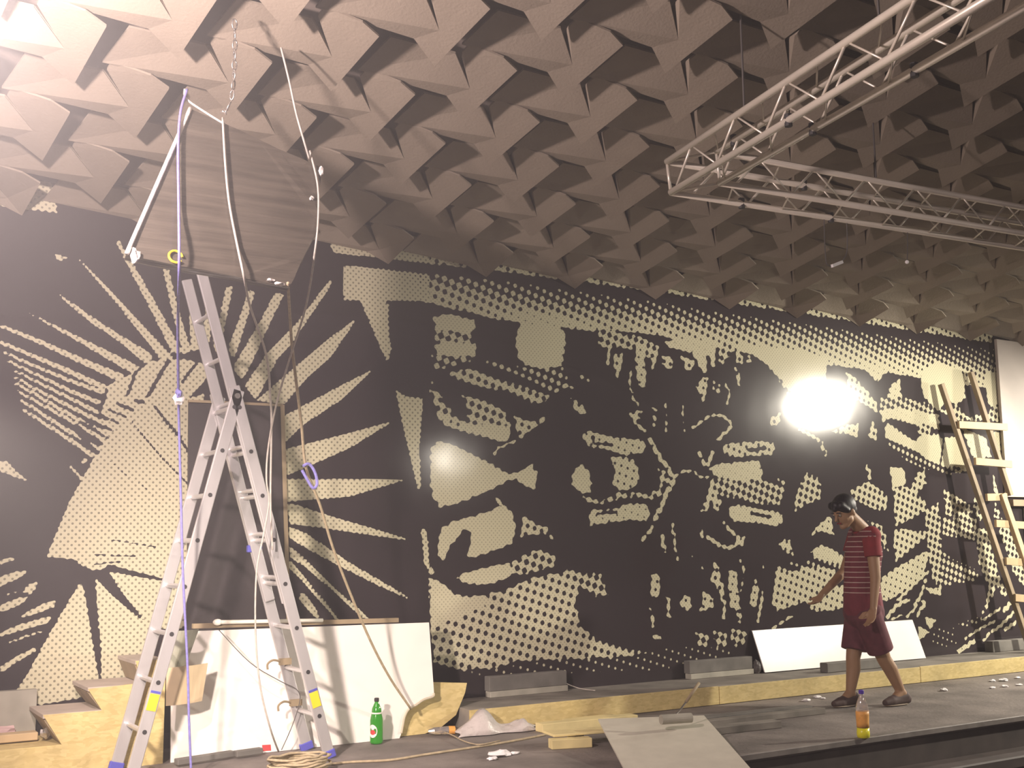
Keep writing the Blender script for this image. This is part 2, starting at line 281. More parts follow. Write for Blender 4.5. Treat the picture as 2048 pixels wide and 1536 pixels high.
# ------------------------------------------------------------------ the two printed murals
MUR = """100:1489,3182 1523,3157 1708,2989 2145,2564 2065,2540 1965,2666 1778,2881 1619,3048
100:1730,3341 1762,3322 1869,3159 2013,2928 2208,2598 2138,2598 1980,2889 1848,3121
100:2057,3170 2091,3174 2163,2908 2260,2620 2214,2595 2129,2881
100:2234,3035 2275,3040 2322,2637 2265,2623
100:2363,2965 2399,2950 2383,2642 2336,2638
100:2497,3097 2542,3098 2499,2855 2457,2616 2434,2631 2415,2699 2459,2869
100:2663,3094 2704,3076 2608,2733 2567,2598 2540,2614 2529,2683 2596,2873
100:2855,3092 2920,3086 2849,2934 2727,2655 2675,2536 2624,2450 2578,2494 2568,2546 2636,2665 2758,2889
100:3295,3261 3275,3182 2978,2728 2877,2609 2732,2312 2650,2410 2801,2640 3040,2909
100:2739,2306 2941,2294 3112,2502 3282,2653 3496,2970 3307,2820 3019,2570
100:2942,2208 2946,2020 3065,2141 3380,2356 3633,2593 3405,2471 3180,2344 3012,2248
100:2950,1971 2954,1784 3109,1849 3448,2001 3789,2210 3447,2108 3184,2035
100:2957,1760 2959,1604 3452,1647 3897,1778 3451,1771
100:2970,1591 2998,1449 3240,1422 3404,1398 3571,1376 3950,1325 3775,1375 3570,1431 3370,1483 3174,1539 3046,1580
100:2992,1425 2993,1354 3114,1283 3282,1197 3473,1104 3675,1008 3812,950 3958,884 3846,955 3709,1029 3472,1158 3274,1281 3112,1381 3023,1416
100:2997,1296 3002,1219 3116,1147 3284,1013 3442,877 3596,751 3616,756 3508,857 3343,987 3193,1122 3083,1224
100:2986,1190 2990,1149 3086,1065 3195,944 3312,822 3359,750 3381,755 3286,882 3182,986 3085,1100 3008,1184
100:3081,966 3075,925 3140,847 3204,786 3229,796 3171,887 3119,959
100:1345,2957 1616,2786 1769,2698 1995,2579 1997,2511 1959,2516 1740,2676 1588,2764
100:1153,2813 1548,2644 1744,2563 1921,2486 1885,2436 1700,2532 1505,2636
100:1052,2694 1298,2613 1553,2517 1824,2424 1796,2379 1555,2478 1300,2586 1053,2677
100:1057,2593 1148,2556 1296,2504 1455,2448 1737,2336 1708,2315 1456,2417 1290,2483 1058,2571
100:1079,2515 1198,2461 1470,2359 1710,2282 1716,2305 1476,2378 1203,2476 1083,2526
100:1095,2464 1263,2389 1486,2288 1675,2218 1682,2241 1493,2307 1269,2403 1099,2475
100:1149,2401 1337,2311 1543,2215 1703,2136 1712,2157 1551,2233 1343,2325 1153,2412
100:1147,2362 1267,2295 1476,2193 1742,2068 1752,2090 1483,2211 1273,2309 1152,2373
100:1149,2323 1268,2262 1401,2181 1707,2019 1717,2040 1409,2199 1275,2276 1154,2334
100:1172,2272 1295,2204 1512,2089 1704,1981 1715,2002 1520,2106 1302,2218 1177,2283
100:1191,2216 1258,2175 1416,2071 1673,1919 1684,1940 1425,2088 1265,2189 1197,2227
100:1204,2161 1310,2091 1483,1982 1653,1867 1665,1887 1493,1999 1318,2105 1210,2172
100:1926,2465 1980,2516 2072,2547 2220,2559 2327,2543 2394,2516 2355,2413 2262,2304 2270,2256 2293,1085 2290,977 2131,1089 1874,1159 1776,1190 1733,1159 1672,1154 1606,1186 1565,1225 1394,1243 1520,1597 1585,1723 1651,1860 1686,1906 1693,2224 1711,2337
100:2275,2297 2362,2332 2357,2284 2281,2274
100:1606,1085 1637,961 1697,649 1735,466 1723,372 1330,335 1225,288 1176,292 1184,337 1302,506 1412,727 1515,922
100:1695,1099 1784,999 2057,771 2047,575 2084,464 1860,372 1764,379 1742,700 1713,915
100:1773,1140 1986,1097 2302,1039 2299,938 2281,783 2253,762 2063,770 1915,940
100:1502,1822 1540,1785 1585,1738 1578,1719 1548,1759 1499,1810
100:1579,1865 1608,1866 1602,1832 1577,1835
0:2015,2229 2086,2134 2192,2024 2266,1901 2287,1913 2211,2039 2104,2150 2033,2243
0:1865,2131 1981,1994 2074,1884 2192,1772 2277,1694 2288,1706 2203,1784 2086,1895 1993,2005 1877,2142
0:1692,1895 1837,1776 1983,1679 2097,1583 2105,1592 1989,1688 1843,1786 1698,1904
0:1892,2468 1832,2281 1856,2273 1916,2461
0:2103,2557 2038,2435 1964,2286 1991,2273 2065,2422 2130,2543
0:2293,2547 2192,2399 2212,2386 2313,2534
0:1711,2340 1683,2215 1705,2210 1732,2335
0:1897,2252 1965,2239 1970,2262 1902,2275
0:1776,2223 1898,2178 1906,2201 1784,2245
0:1770,1341 1900,1319 2101,1283 2102,1296 1902,1331 1771,1354
0:1657,1244 1796,1237 1959,1229 1959,1242 1796,1250 1657,1257
0:1672,1179 1777,1194 1863,1198 1861,1211 1775,1206 1669,1192
0:1087,2490 1231,2427 1479,2327 1694,2256 1697,2267 1483,2338 1235,2437 1091,2501
0:1122,2433 1301,2352 1517,2256 1690,2183 1695,2194 1521,2266 1305,2362 1126,2444
0:1148,2382 1302,2305 1511,2207 1725,2107 1730,2118 1516,2218 1307,2316 1152,2392
0:1148,2343 1269,2281 1440,2191 1727,2049 1732,2060 1445,2201 1273,2291 1153,2353
0:1161,2298 1283,2235 1458,2139 1708,2006 1714,2016 1463,2149 1288,2245 1165,2308
0:1182,2244 1278,2191 1466,2083 1691,1955 1696,1966 1471,2093 1283,2202 1186,2254
0:1198,2189 1285,2135 1452,2030 1666,1898 1672,1908 1457,2040 1290,2145 1203,2198
0:1775,2224 1897,2180 1904,2199 1782,2243
0:1717,2183 1854,2132 1860,2150 1724,2201
0:1666,2149 1810,2087 1817,2105 1674,2167
0:1624,2101 1774,2039 1781,2057 1631,2119
0:1565,2091 1742,1985 1751,2002 1575,2108
0:1530,2067 1706,1945 1716,1962 1540,2084
0:1531,2023 1681,1892 1693,1907 1543,2038
0:1889,2246 1958,2234 1962,2254 1893,2266
100:1093,1837 1096,1773 1197,1733 1283,1701 1195,1760 1133,1827
100:1122,1226 1209,1241 1196,1223 1123,1200
100:1127,1119 1193,1146 1275,1157 1271,1135 1195,1096 1143,1071 1130,1067
100:1135,947 1214,982 1282,999 1278,973 1203,929 1137,912
100:1246,867 1305,911 1405,958 1460,970 1448,931 1340,892
100:1143,782 1241,825 1431,875 1424,836 1276,799 1144,764
100:1153,579 1230,630 1349,687 1358,668 1251,611 1174,555 1154,554
75:1255,1030 1297,1079 1352,1085 1333,1043 1294,1001 1279,1023
80:1195,717 1280,747 1397,781 1394,791 1276,758 1191,727
80:1168,1004 1240,1032 1237,1040 1164,1013
100:1359,3183 1383,3189 1399,3176 1426,3176 1442,3167 1413,3163 1390,3144 1369,3153
72:917,3677 1306,3709 1363,3461 1016,3453 928,3453
72:3151,3730 3305,3443 4748,3474 6293,3483 8827,3457 11071,3426 11178,3918 6306,3855 4289,3878
74,52,78,80:3382,3361 4022,3376 4022,3155 3385,3095
52,32,86,78:4022,3376 4748,3400 4744,3075 4022,3155
32,25,88,86:4748,3400 5486,3395 5480,3082 4744,3075
25,25,88,88:5486,3395 6290,3393 6280,3098 5480,3082
25,28,95,88:6290,3393 7166,3373 7150,3027 6280,3098
28,32,97,95:7166,3373 8127,3366 8103,2999 7150,3027
32,28,93,97:8127,3366 9183,3358 9153,2978 8103,2999
28,20,93,93:9183,3358 10353,3354 10312,2938 9153,2978
20,15,90,93:10353,3354 11134,3364 11085,2918 10312,2938
80:3383,3353 3757,3094 3750,3001 3766,2818 3780,2767 3752,2654 3702,2734 3588,2972 3460,3219
100:4143,3047 4309,3082 4500,3049 4527,2999 4455,2934 4150,2945
55:4128,2943 4455,2940 4529,2875 4499,2820 4164,2837
100:4157,2830 4308,2869 4521,2835 4513,2763 4337,2742 4157,2747
50:4114,2738 4513,2763 4453,2706 4142,2619
100:4911,3001 4975,3108 5103,3161 5280,3151 5359,3049 5391,2976 5364,2850 5337,2746 5159,2706 4985,2720 4908,2787 4894,2893
93:4819,3133 4976,3175 5231,3174 5395,3162 5577,3138 5745,3077 5559,3063 5360,3076 4974,3054
42:4498,2729 4678,2730 4985,2706 5353,2733 5401,2662 5350,2577 5219,2508 5062,2592 4845,2656 4602,2691
66:4264,2602 4351,2643 4497,2662 4646,2616 4844,2577 5061,2525 5211,2487 5186,2443 5059,2405 4904,2462 4812,2496 4497,2528 4336,2560
70:5195,2486 5392,2614 5489,2559 5391,2573 5243,2506
40:5484,2688 5550,2686 5633,2637 5615,2608 5516,2642
62:4142,2480 4156,2286 4263,2197 4450,2154 4747,2089 4836,2164 4827,2255 4765,2350 4600,2422 4386,2444 4451,2327 4407,2235 4263,2342 4178,2425
97:4349,2207 4598,2225 4827,2223 4826,2125 4754,2090 4494,2143 4234,2208 4163,2267 4177,2299 4277,2241
75:4863,2316 4963,2275 5088,2281 5217,2354 5151,2268 5024,2195 4915,2122 4885,2193
80:4910,2131 4818,2095 4725,2058 4662,1997 4679,1984 4738,2042 4827,2077 4919,2113
100:4163,2076 4305,2056 4493,1977 4655,1916 4804,1850 4896,1853 5060,1944 5038,1885 5085,1860 5068,1794 5061,1722 4971,1749 4880,1806 4804,1791 4653,1718 4447,1638 4275,1587 4190,1574 4123,1664 4109,1910 4118,2009
100:4216,1422 4302,1467 4488,1510 4637,1549 4743,1601 4830,1562 4871,1457 4860,1382 4827,1293 4661,1240 4486,1193 4424,1213 4464,1292 4456,1383 4425,1410 4390,1395 4284,1282 4219,1167 4177,1216 4185,1350
90:4671,1658 4738,1583 4760,1597 4693,1672
72:4915,1540 4983,1502 5075,1438 5168,1425 5261,1308 5136,1373 5027,1361 4912,1348 4933,1444
100:4319,1045 4422,1081 4618,1119 4819,1150 4847,1108 4818,1041 4705,1005 4551,980 4422,1002
60:4819,1149 4979,1222 5107,1253 5241,1198 5263,1120 5116,1082 4977,1056 4840,1059
100:4104,1055 4179,1026 4304,931 4443,895 4605,909 4616,830 4442,772 4230,708 4111,664
70:4616,917 4771,936 4999,1025 5232,1058 5412,1073 5459,1009 5474,892 5430,815 5452,737 5498,619 5630,525 5951,430 6168,378 5949,366 5577,369 5162,384 4877,392 4699,356 4439,337 4145,427 4111,669 4442,775 4616,832
58:5299,1144 5352,1104 5460,1072 5698,1038 5721,963 5775,868 5638,852 5469,955
22:4386,354 4699,356 5220,380 6076,354 6398,376 6392,225 5820,252 5335,269 4568,297
85:4032,1408 4049,1290 4058,1157 4115,1070 4152,1088 4099,1166 4091,1293 4074,1413
90:3817,2450 3903,2404 4046,2399 4037,2261 4016,2025 4030,1710 4006,1709 3933,1984 3872,2214
20:3774,2610 4138,2636 4167,2452 4020,2404 3817,2457
75:4130,2490 4227,2416 4167,2346 4137,2384
60:5723,3082 5939,3083 6186,3062 6382,2990 6361,2913 6234,2888 6182,2951 5719,2932
85:5814,2929 5802,2781 5833,2782 5846,2930
80:5881,2892 5972,2899 5969,2800 5909,2676 5880,2737
88:6126,2983 6238,3024 6217,2818 6228,2620 6136,2635 6109,2782
72:6270,2995 6366,2930 6326,2824 6284,2773
85:6050,2779 6029,2663 6061,2521 6130,2446 6148,2457 6081,2529 6051,2665 6072,2778
75:6411,2913 6529,2927 6529,2829 6482,2791 6408,2842
75:6616,2934 6789,2906 6768,2847 6692,2788 6649,2860
95:6450,3046 6676,3099 6964,3102 7035,3063 7029,2877 6995,2839 6957,2961 6921,2969 6923,2789 6877,2797 6756,2967 6615,2989 6476,2988
62:7079,3067 7236,3091 7211,2968 7135,2928 7098,2847 7070,2880
72:7270,3068 7349,3015 7379,2920 7288,2917
80:7385,2981 7452,2977 7452,2954 7395,2953 7394,2925 7475,2934 7480,2999 7395,3010
75:7261,2895 7324,2820 7325,2679 7269,2760
82:6779,2671 6876,2757 6931,2761 6911,2647 6884,2563 6851,2517 6837,2587
50:6983,2735 7098,2692 7073,2621 6992,2616
85:7126,2724 7175,2629 7130,2524 7153,2520 7199,2632 7148,2732
100:7325,3098 8110,3106 8447,3065 8470,2997 8447,2868 8472,2821 8287,2721 8082,2660 7953,2700 7816,2820 7631,2948
55:7736,2885 7953,2700 8082,2660 8301,2722 8349,2637 8153,2520 7947,2614
78:8737,2943 8865,2883 9039,2758 9152,2661 9170,2520 9083,2594 8890,2661 8708,2728 8735,2850
93:8961,3032 9366,3063 9300,2968 9190,2866 9107,2903
93:9370,2848 9525,2929 9533,2733 9316,2715
55:9207,2714 9530,2733 9875,2708 10107,2626 9879,2586 9462,2624 9198,2600
95:9190,2590 9462,2621 9759,2607 10103,2584 10089,2444 9823,2472 9641,2464 9365,2515 9223,2464
100:9866,3034 10117,3145 10495,3100 10555,3015 10547,2783 10391,2706 10238,2763 10106,2621 9876,2752 9844,2904
100:10935,3079 11177,3117 11136,2748 10935,2737 10905,2953
60:10099,2623 10392,2711 10573,2586 10962,2669 10969,2739 11136,2748 11115,2554 10375,2539
97:9248,2416 9302,2457 9694,2296 9822,2376 10074,2367 10136,2328 10053,2057 9865,2102 9751,2178 9547,2241 9345,2282 9257,2308
60:9732,2478 10090,2449 10082,2367 9738,2368
0:9942,2381 10356,2378 10365,2420 9951,2423
97:10167,2355 10376,2361 10499,2105 10522,2011 10223,1970 10076,2057
95:10455,2465 10847,2378 10932,2165 10608,2145
95:10945,2440 11123,2448 11092,2170 10993,2188
42:9256,2288 9547,2238 9865,2107 10075,2052 10485,2048 10222,1960 9826,2011 9563,2083 9332,2206
82:8476,2338 8678,2409 8880,2438 8851,2292 8726,2315
72:9073,2476 9132,2405 9121,2264 8987,2310
62:8034,2329 8207,2266 8309,2209 8365,2091 8424,2108 8361,2235 8242,2303 8065,2368
88:5538,2194 5592,2221 5658,2202 5844,2183 6051,2163 6157,2181 6203,2124 6192,2065 6082,2041 5977,2030 5789,2065 5605,2086 5543,2140
0:5622,2170 5649,2106 5831,2095 5835,2121 5663,2129 5652,2178
97:5422,1841 5503,1948 5587,1899 5618,1806 5599,1709 5513,1693 5430,1762
85:5818,2003 5942,2022 6083,1984 6115,1885 6131,1816 6037,1743 5899,1726 5829,1796 5869,1879
60:5526,1686 5728,1649 5899,1719 6247,1710 6320,1767 6436,1724 6281,1661 5983,1671 5727,1614 5558,1625
92:5572,1540 5642,1570 5826,1569 6016,1626 6191,1614 6229,1541 6190,1482 5977,1481 5722,1454 5602,1434
0:5672,1523 5882,1540 5879,1565 5670,1548
90:6036,2346 6185,2224 6210,2243 6060,2365
90:6215,2179 6309,2034 6413,1924 6482,1828 6526,1848 6456,1947 6352,2056 6259,2199
90:6482,1846 6385,1704 6290,1549 6251,1477 6297,1463 6335,1534 6430,1688 6526,1830
90:6240,1440 6113,1310 6142,1293 6270,1422
90:6530,1858 6620,1901 6724,1904 6796,1856 6914,1850 6917,1873 6808,1876 6734,1925 6614,1922 6516,1876
90:6774,2082 6844,1954 6882,1968 6812,2096
90:6943,2101 6861,1968 6903,1955 6986,2088
90:6735,2279 6947,2404 7089,2411 7198,2330 7222,2349 7103,2435 6935,2426 6717,2298
90:7196,2350 6993,2199 7021,2177 7224,2329
62:6322,1925 6415,1899 6470,1823 6349,1758
72:6032,2399 6174,2425 6148,2344 6052,2325
95:6896,1933 6998,1982 7193,2002 7515,2031 7558,1935 7529,1856 7185,1834 6993,1873
56:6908,1864 7185,1835 7525,1857 7862,1792 7741,1617 7373,1643 7081,1698 6925,1725
78:7080,2157 7202,2182 7606,2213 7713,2202 7734,2136 7665,2082 7395,2066 7196,2045 7084,2081
0:7376,2099 7615,2131 7611,2163 7372,2130
95:7111,1590 7234,1626 7391,1598 7673,1571 7782,1539 7777,1457 7706,1433 7364,1469 7163,1469
0:7380,1532 7656,1504 7663,1531 7387,1559
78:6798,1556 6934,1850 6989,1704 7048,1659 6981,1546 6911,1667 6883,1567
50:7702,1901 7865,1840 7810,1798
72:7664,2421 7835,2497 7811,2380 7693,2356
78:5416,2489 5586,2414 5568,2340 5476,2362
75:6279,2454 6301,2413 6332,2425 6310,2466
75:6273,2383 6298,2328 6329,2339 6304,2394
75:6274,2312 6295,2285 6319,2297 6298,2324
75:6428,2518 6418,2246 6438,2247 6448,2519
75:6611,2528 6626,2255 6643,2256 6628,2530
75:6470,1458 6485,1236 6505,1237 6490,1460
75:6765,1412 6865,1327 6880,1337 6781,1422
62:7941,1675 8111,1942 8307,1880 8294,1689 8074,1622 7955,1561
90:7037,1461 7068,1477 7213,1351 7269,1333 7309,1338 7269,1241 7228,1269 7193,1321
85:6753,1397 6800,1322 6826,1332 6779,1406
88:6849,1328 6974,1249 7101,1216 7208,1256 7277,1301 7246,1327 7182,1286 7100,1251 6999,1279 6880,1355
80:7711,1258 7789,1314 7865,1305 7914,1160 7792,1200
88:8109,1307 8214,1421 8408,1532 8442,1445 8451,1349 8290,1386 8184,1359
95:8117,1191 8255,1257 8399,1219 8596,1134 8563,1053 8388,1093 8196,1141
36:8165,1144 8388,1087 8571,1053 8459,982 8124,1029 7837,1079 7851,1105 8014,1094
76:7671,1073 7870,1016 8062,1059 8456,1026 8381,895 8150,764 8016,733 7664,665 7603,742 7636,898
80:8035,734 8150,759 8380,878 8578,877 8607,708 8489,652 8191,641 8088,676
86:7089,1044 7188,1033 7204,884 7209,756 7170,684 7096,722 7090,887
72:6908,1149 6980,1087 7001,1000 7041,872 7047,761 7042,606 7000,633 7008,763 6966,872 6867,986 6928,1035
86:7426,989 7451,868 7417,728 7351,694 7342,794 7385,888
72:7490,888 7506,780 7477,695 7435,572 7402,582 7435,705
72:7191,777 7230,712 7223,582 7168,584
85:7221,1128 7253,1077 7263,1010 7293,1012 7282,1083 7249,1137
60:7262,978 7227,859 7250,855 7286,975
60:7496,1108 7532,1012 7556,1016 7519,1113
82:6596,848 6645,810 6665,750 6630,705 6558,717 6515,780
82:6791,884 6904,802 6900,723 6742,697 6781,771
82:6215,1029 6308,1035 6313,875 6232,794 6209,871
74:6200,794 6261,601 6224,573 6196,670
74:6370,870 6417,809 6426,616 6393,618 6381,744
75:6456,1451 6463,1351 6481,1250 6503,1138 6530,1141 6509,1253 6491,1353 6484,1453
80:6326,1366 6344,1276 6352,1202 6396,1205 6388,1280 6370,1372
50:6679,1207 6686,1107 6709,1108 6702,1208
50:6744,1127 6808,1042 6828,1050 6764,1136
55:6691,529 6820,506 6863,451 6790,377 6707,398
55:6880,528 7046,504 7062,354 6918,386
55:7084,535 7232,520 7312,482 7248,377 7100,385
20:6187,413 6701,410 7126,362 7099,279 6499,266 6183,294
75:6208,528 6321,522 6299,484 6217,493
90:7590,498 7869,611 7853,630 7574,517
66:8702,1775 8974,1874 9242,1731 9210,1578 9010,1603 8727,1704
70:8939,2035 8965,1878 9023,1886 8997,2043
60:8917,1483 9117,1445 9188,1322 9208,1184 9148,1213 9043,1382
100:9293,2013 9500,2019 9530,1851 9315,1804
66:9315,1807 9524,1829 9798,1699 9869,1529 9787,1582 9448,1461 9323,1432 9325,1690
72:9691,1970 9825,2001 9838,1870 9680,1756 9547,1728
72:9301,1405 9443,1405 9768,1378 9827,1346 9297,1079 9287,1243
0:9325,1063 9804,1252 9785,1273 9307,1084
60:9779,1588 10003,1676 10026,1426 9966,803 9838,886 9801,1158 9785,1426
86:9083,935 9272,1014 9746,1178 9835,1163 9692,943 9390,793 9169,707 9028,727 9059,872
92:9299,687 9570,848 9804,974 9775,997 9541,870 9270,709
92:9138,525 9298,644 9495,700 9471,735 9264,675 9095,551
92:9552,643 9684,759 9761,917 9724,924 9650,769 9522,658
92:9420,530 9570,617 9665,760 9630,769 9539,631 9396,548
92:9585,525 9720,677 9681,691 9547,539
92:9641,692 9695,618 9736,631 9682,705
92:9178,514 9356,558 9346,576 9167,532
92:10174,142 10473,246 10437,286 10139,182
92:10296,277 10563,372 10835,441 10819,465 10545,394 10276,299
92:10572,440 10918,563 10897,585 10551,462
92:10691,309 10879,370 11171,525 11137,549 10849,395 10668,336
92:10978,516 11102,609 11043,638 10919,546
92:10942,323 11180,409 11149,440 10911,354
92:10600,238 10696,315 10663,331 10567,254
100:9679,533 9854,497 9758,388
100:9575,459 9742,381 9582,306
60:10094,1828 10262,1762 10562,1624 10505,1504 10109,1544
60:10606,1795 10724,1477 10623,1490 10567,1635
62:10592,1404 10762,1418 10861,1089 10949,864 11046,717 10965,677 10864,791 10670,563 10565,486 10730,787 10578,1066
55:10044,1524 10607,1513 10583,1282 10047,1339
50:10007,1188 10155,1103 10582,972 10549,869 10215,850 9972,816
90:9725,820 9967,813 9960,736 9785,758
20:9758,425 10170,406 10151,210 9780,230
40:10126,429 10523,498 10615,462 10384,412
90:10923,2029 11005,1776 10928,1780
60:10937,1701 11048,1506 10895,1519
62:10947,1418 11128,1432 11371,996 11344,770 11171,924"""
def mural_items():
    for ln in MUR.strip().split('\n'):
        h, q = ln.split(':'); tt = [int(v)/100 for v in h.split(',')]
        yield tt, np.array([[int(c)/1000 for c in p.split(',')] for p in q.split()])
GX0, GX1, GZ0, GZ1, DX, DZ = .85, 12.0, .10, 3.66, .0135, .0100
nx = int((GX1-GX0)/DX)+1; nz = int((GZ1-GZ0)/DZ)+1
gx = GX0+DX*np.arange(nx); gz = GZ0+DZ*np.arange(nz)
tone = np.zeros((nz, nx), np.float32)
def inside(poly, X, Z):
    c = np.zeros(X.shape, bool); n = len(poly)
    for i in range(n):
        x1, z1 = poly[i]; x2, z2 = poly[i-1]
        if z1 == z2: continue
        m = ((z1 > Z) != (z2 > Z)) & (X < (x2-x1)*(Z-z1)/(z2-z1)+x1); c ^= m
    return c
SUB = [(a, c) for a in (-.25, .25) for c in (-.25, .25)]
for tt, P in mural_items():
    i0 = max(int((P[:, 0].min()-GX0)/DX)-1, 0); i1 = min(int((P[:, 0].max()-GX0)/DX)+3, nx)
    k0 = max(int((P[:, 1].min()-GZ0)/DZ)-1, 0); k1 = min(int((P[:, 1].max()-GZ0)/DZ)+3, nz)
    if i1 <= i0 or k1 <= k0: continue
    X, Z = np.meshgrid(gx[i0:i1], gz[k0:k1])
    cov = sum(inside(P, X+a*DX, Z+c*DZ).astype(np.float32) for a, c in SUB)/4
    if len(tt) == 1: tv_ = tt[0]
    else:      # corner tones TL TR BR BL
        u = np.clip((X-P[0, 0])/(P[1, 0]-P[0, 0]+1e-6), 0, 1)
        zt = P[0, 1]+(P[1, 1]-P[0, 1])*u; zb = P[3, 1]+(P[2, 1]-P[3, 1])*u; v = np.clip((zt-Z)/(zt-zb+1e-6), 0, 1)
        tv_ = (tt[0]*(1-u)+tt[1]*u)*(1-v)+(tt[3]*(1-u)+tt[2]*u)*v
    s = tone[k0:k1, i0:i1]; s[:] = s*(1-cov)+tv_*cov
pad = np.pad(tone, 1, mode='edge')
tone = (pad[1:-1, 1:-1]*4+pad[:-2, 1:-1]+pad[2:, 1:-1]+pad[1:-1, :-2]+pad[1:-1, 2:])/8

def mural_mat(pitch, ang, amp, mid, pf, dark):
    m = bpy.data.materials.new('halftone_print'); m.use_nodes = True; nt = m.node_tree; N = nt.nodes; L = nt.links; bs = N['Principled BSDF']
    def mth(op, a, b=None, c=None):
        n = N.new('ShaderNodeMath'); n.operation = op
        for i, v in enumerate((a, b, c)):
            if v is None: continue
            if isinstance(v, (int, float)): n.inputs[i].default_value = v
            else: L.new(v, n.inputs[i])
        return n.outputs[0]
    tc = N.new('ShaderNodeTexCoord'); sp = N.new('ShaderNodeSeparateXYZ'); L.new(tc.outputs['Object'], sp.inputs[0]); X, Z = sp.outputs[0], sp.outputs[2]
    def screen(p, deg):
        c, s = math.cos(math.radians(deg))*2*PI/p, math.sin(math.radians(deg))*2*PI/p
        u = mth('ADD', mth('MULTIPLY', X, c), mth('MULTIPLY', Z, s)); v = mth('SUBTRACT', mth('MULTIPLY', Z, c), mth('MULTIPLY', X, s))
        return mth('MULTIPLY', mth('ADD', mth('COSINE', u), mth('COSINE', v)), .5)      # -1..1
    at_ = N.new('ShaderNodeAttribute'); at_.attribute_name = 'tone'; T = at_.outputs['Fac']
    co = screen(pitch, ang)
    h = mth('ADD', mth('MULTIPLY', co, amp), mid)
    w = N.new('ShaderNodeMapRange'); L.new(mth('SUBTRACT', T, h), w.inputs[0]); w.inputs[1].default_value = -.03; w.inputs[2].default_value = .03
    fi = screen(pf, 45)
    dot = N.new('ShaderNodeMapRange'); L.new(fi, dot.inputs[0]); dot.inputs[1].default_value = .42; dot.inputs[2].default_value = .62; dot.inputs[3].default_value = 1; dot.inputs[4].default_value = dark
    white = N.new('ShaderNodeMix'); white.data_type = 'RGBA'; white.blend_type = 'MULTIPLY'; white.inputs[0].default_value = 1
    white.inputs[6].default_value = (.56, .525, .37, 1); L.new(dot.outputs[0], white.inputs[7])
    mx = N.new('ShaderNodeMix'); mx.data_type = 'RGBA'; L.new(w.outputs[0], mx.inputs[0]); mx.inputs[6].default_value = (.034, .027, .030, 1); L.new(white.outputs[2], mx.inputs[7])
    L.new(mx.outputs[2], bs.inputs['Base Color']); bs.inputs['Roughness'].default_value = .14; bs.inputs['Specular IOR Level'].default_value = .25
    nz_ = N.new('ShaderNodeTexNoise'); nz_.inputs['Scale'].default_value = 1.3; bp = N.new('ShaderNodeBump'); bp.inputs['Strength'].default_value = .12; bp.inputs['Distance'].default_value = .03
    L.new(tc.outputs['Object'], nz_.inputs['Vector']); L.new(nz_.outputs[0], bp.inputs['Height']); L.new(bp.outputs[0], bs.inputs['Normal'])
    return m
PCOARSE, ACOARSE, PFINE = .069, -17.0, .032
MML = mural_mat(PFINE, 45, .20, .42, PFINE, .45); MMR = mural_mat(PCOARSE, ACOARSE, .42, .545, .025, .66)
def mural(name, a, c, label, MM):
    n = c-a; vx, vz = np.meshgrid(gx[a:c], gz); co = np.stack([vx, np.full_like(vx, WY-.006), vz], -1).reshape(-1, 3).astype(np.float32)
    i = np.arange((nz-1)*(n-1)); r = i//(n-1); k = i % (n-1); q = r*n+k
    idx = np.stack([q, q+1, q+n+1, q+n], 1).astype(np.int32)
    me = bpy.data.meshes.new(name); me.vertices.add(len(co)); me.vertices.foreach_set('co', co.ravel())
    me.loops.add(idx.size); me.loops.foreach_set('vertex_index', idx.ravel()); me.polygons.add(len(idx))
    me.polygons.foreach_set('loop_start', np.arange(0, idx.size, 4, dtype=np.int32)); me.update(calc_edges=True)
    t = me.attributes.new('tone', 'FLOAT', 'POINT'); t.data.foreach_set('value', tone[:, a:c].ravel().copy())
    o = link(name, me, MM); return tag(o, label, 'mural')
cut = int((4.115-GX0)/DX)
mural('mural_print', 0, cut+1, 'black and white mural of a raised fist with spreading rays, left half of the wall', MML)
mural('mural_print', cut, nx, 'black and white halftone mural of a masked face, right half of the wall', MMR)

# black door leaf in the left mural, pale jamb strip
b = B(); PRISM(b, [at(378, 806, 1, WY-.03), at(563, 812, 1, WY-.03), at(577, 1262, 1, WY-.03), at(374, 1262, 1, WY-.03)], (0, .022, 0)); tag(obj('door_1', b, M_['wall']), 'black door panel between the ladder legs', kind='structure')
b = B(); PRISM(b, [at(561, 808, 1, WY-.035), at(569, 810, 1, WY-.035), at(582, 1262, 1, WY-.035), at(574, 1262, 1, WY-.035)], (0, .03, 0)); tag(obj('trim_4', b, M_['woodd']), 'pale jamb strip right of the black door', kind='structure')
b = B(); PRISM(b, [at(378, 799, 1, WY-.035), at(566, 808, 1, WY-.035), at(566, 813, 1, WY-.035), at(378, 804, 1, WY-.035)], (0, .03, 0)); tag(obj('trim_5', b, M_['woodd']), 'thin head strip above the black door', kind='structure')

# OSB-faced ledge along the wall
LZ = .145; LY = 7.16
b = B(); BX(b, (4.13, LY+.02, 0), (16, WY, LZ), bev=.004); ld = tag(obj('trim_6', b, M_['ledge']), 'raised grey-topped ledge along the wall', kind='structure')
for i, (x0, x1) in enumerate(((4.12, 6.42), (6.425, 8.86), (8.865, 11.3), (11.305, 16))):
    b = B(); BX(b, (x0, LY, .004), (x1, LY+.018, LZ-.004*(i % 2)), bev=.002); o = obj('osb_panel', b, M_['osb'], ld)

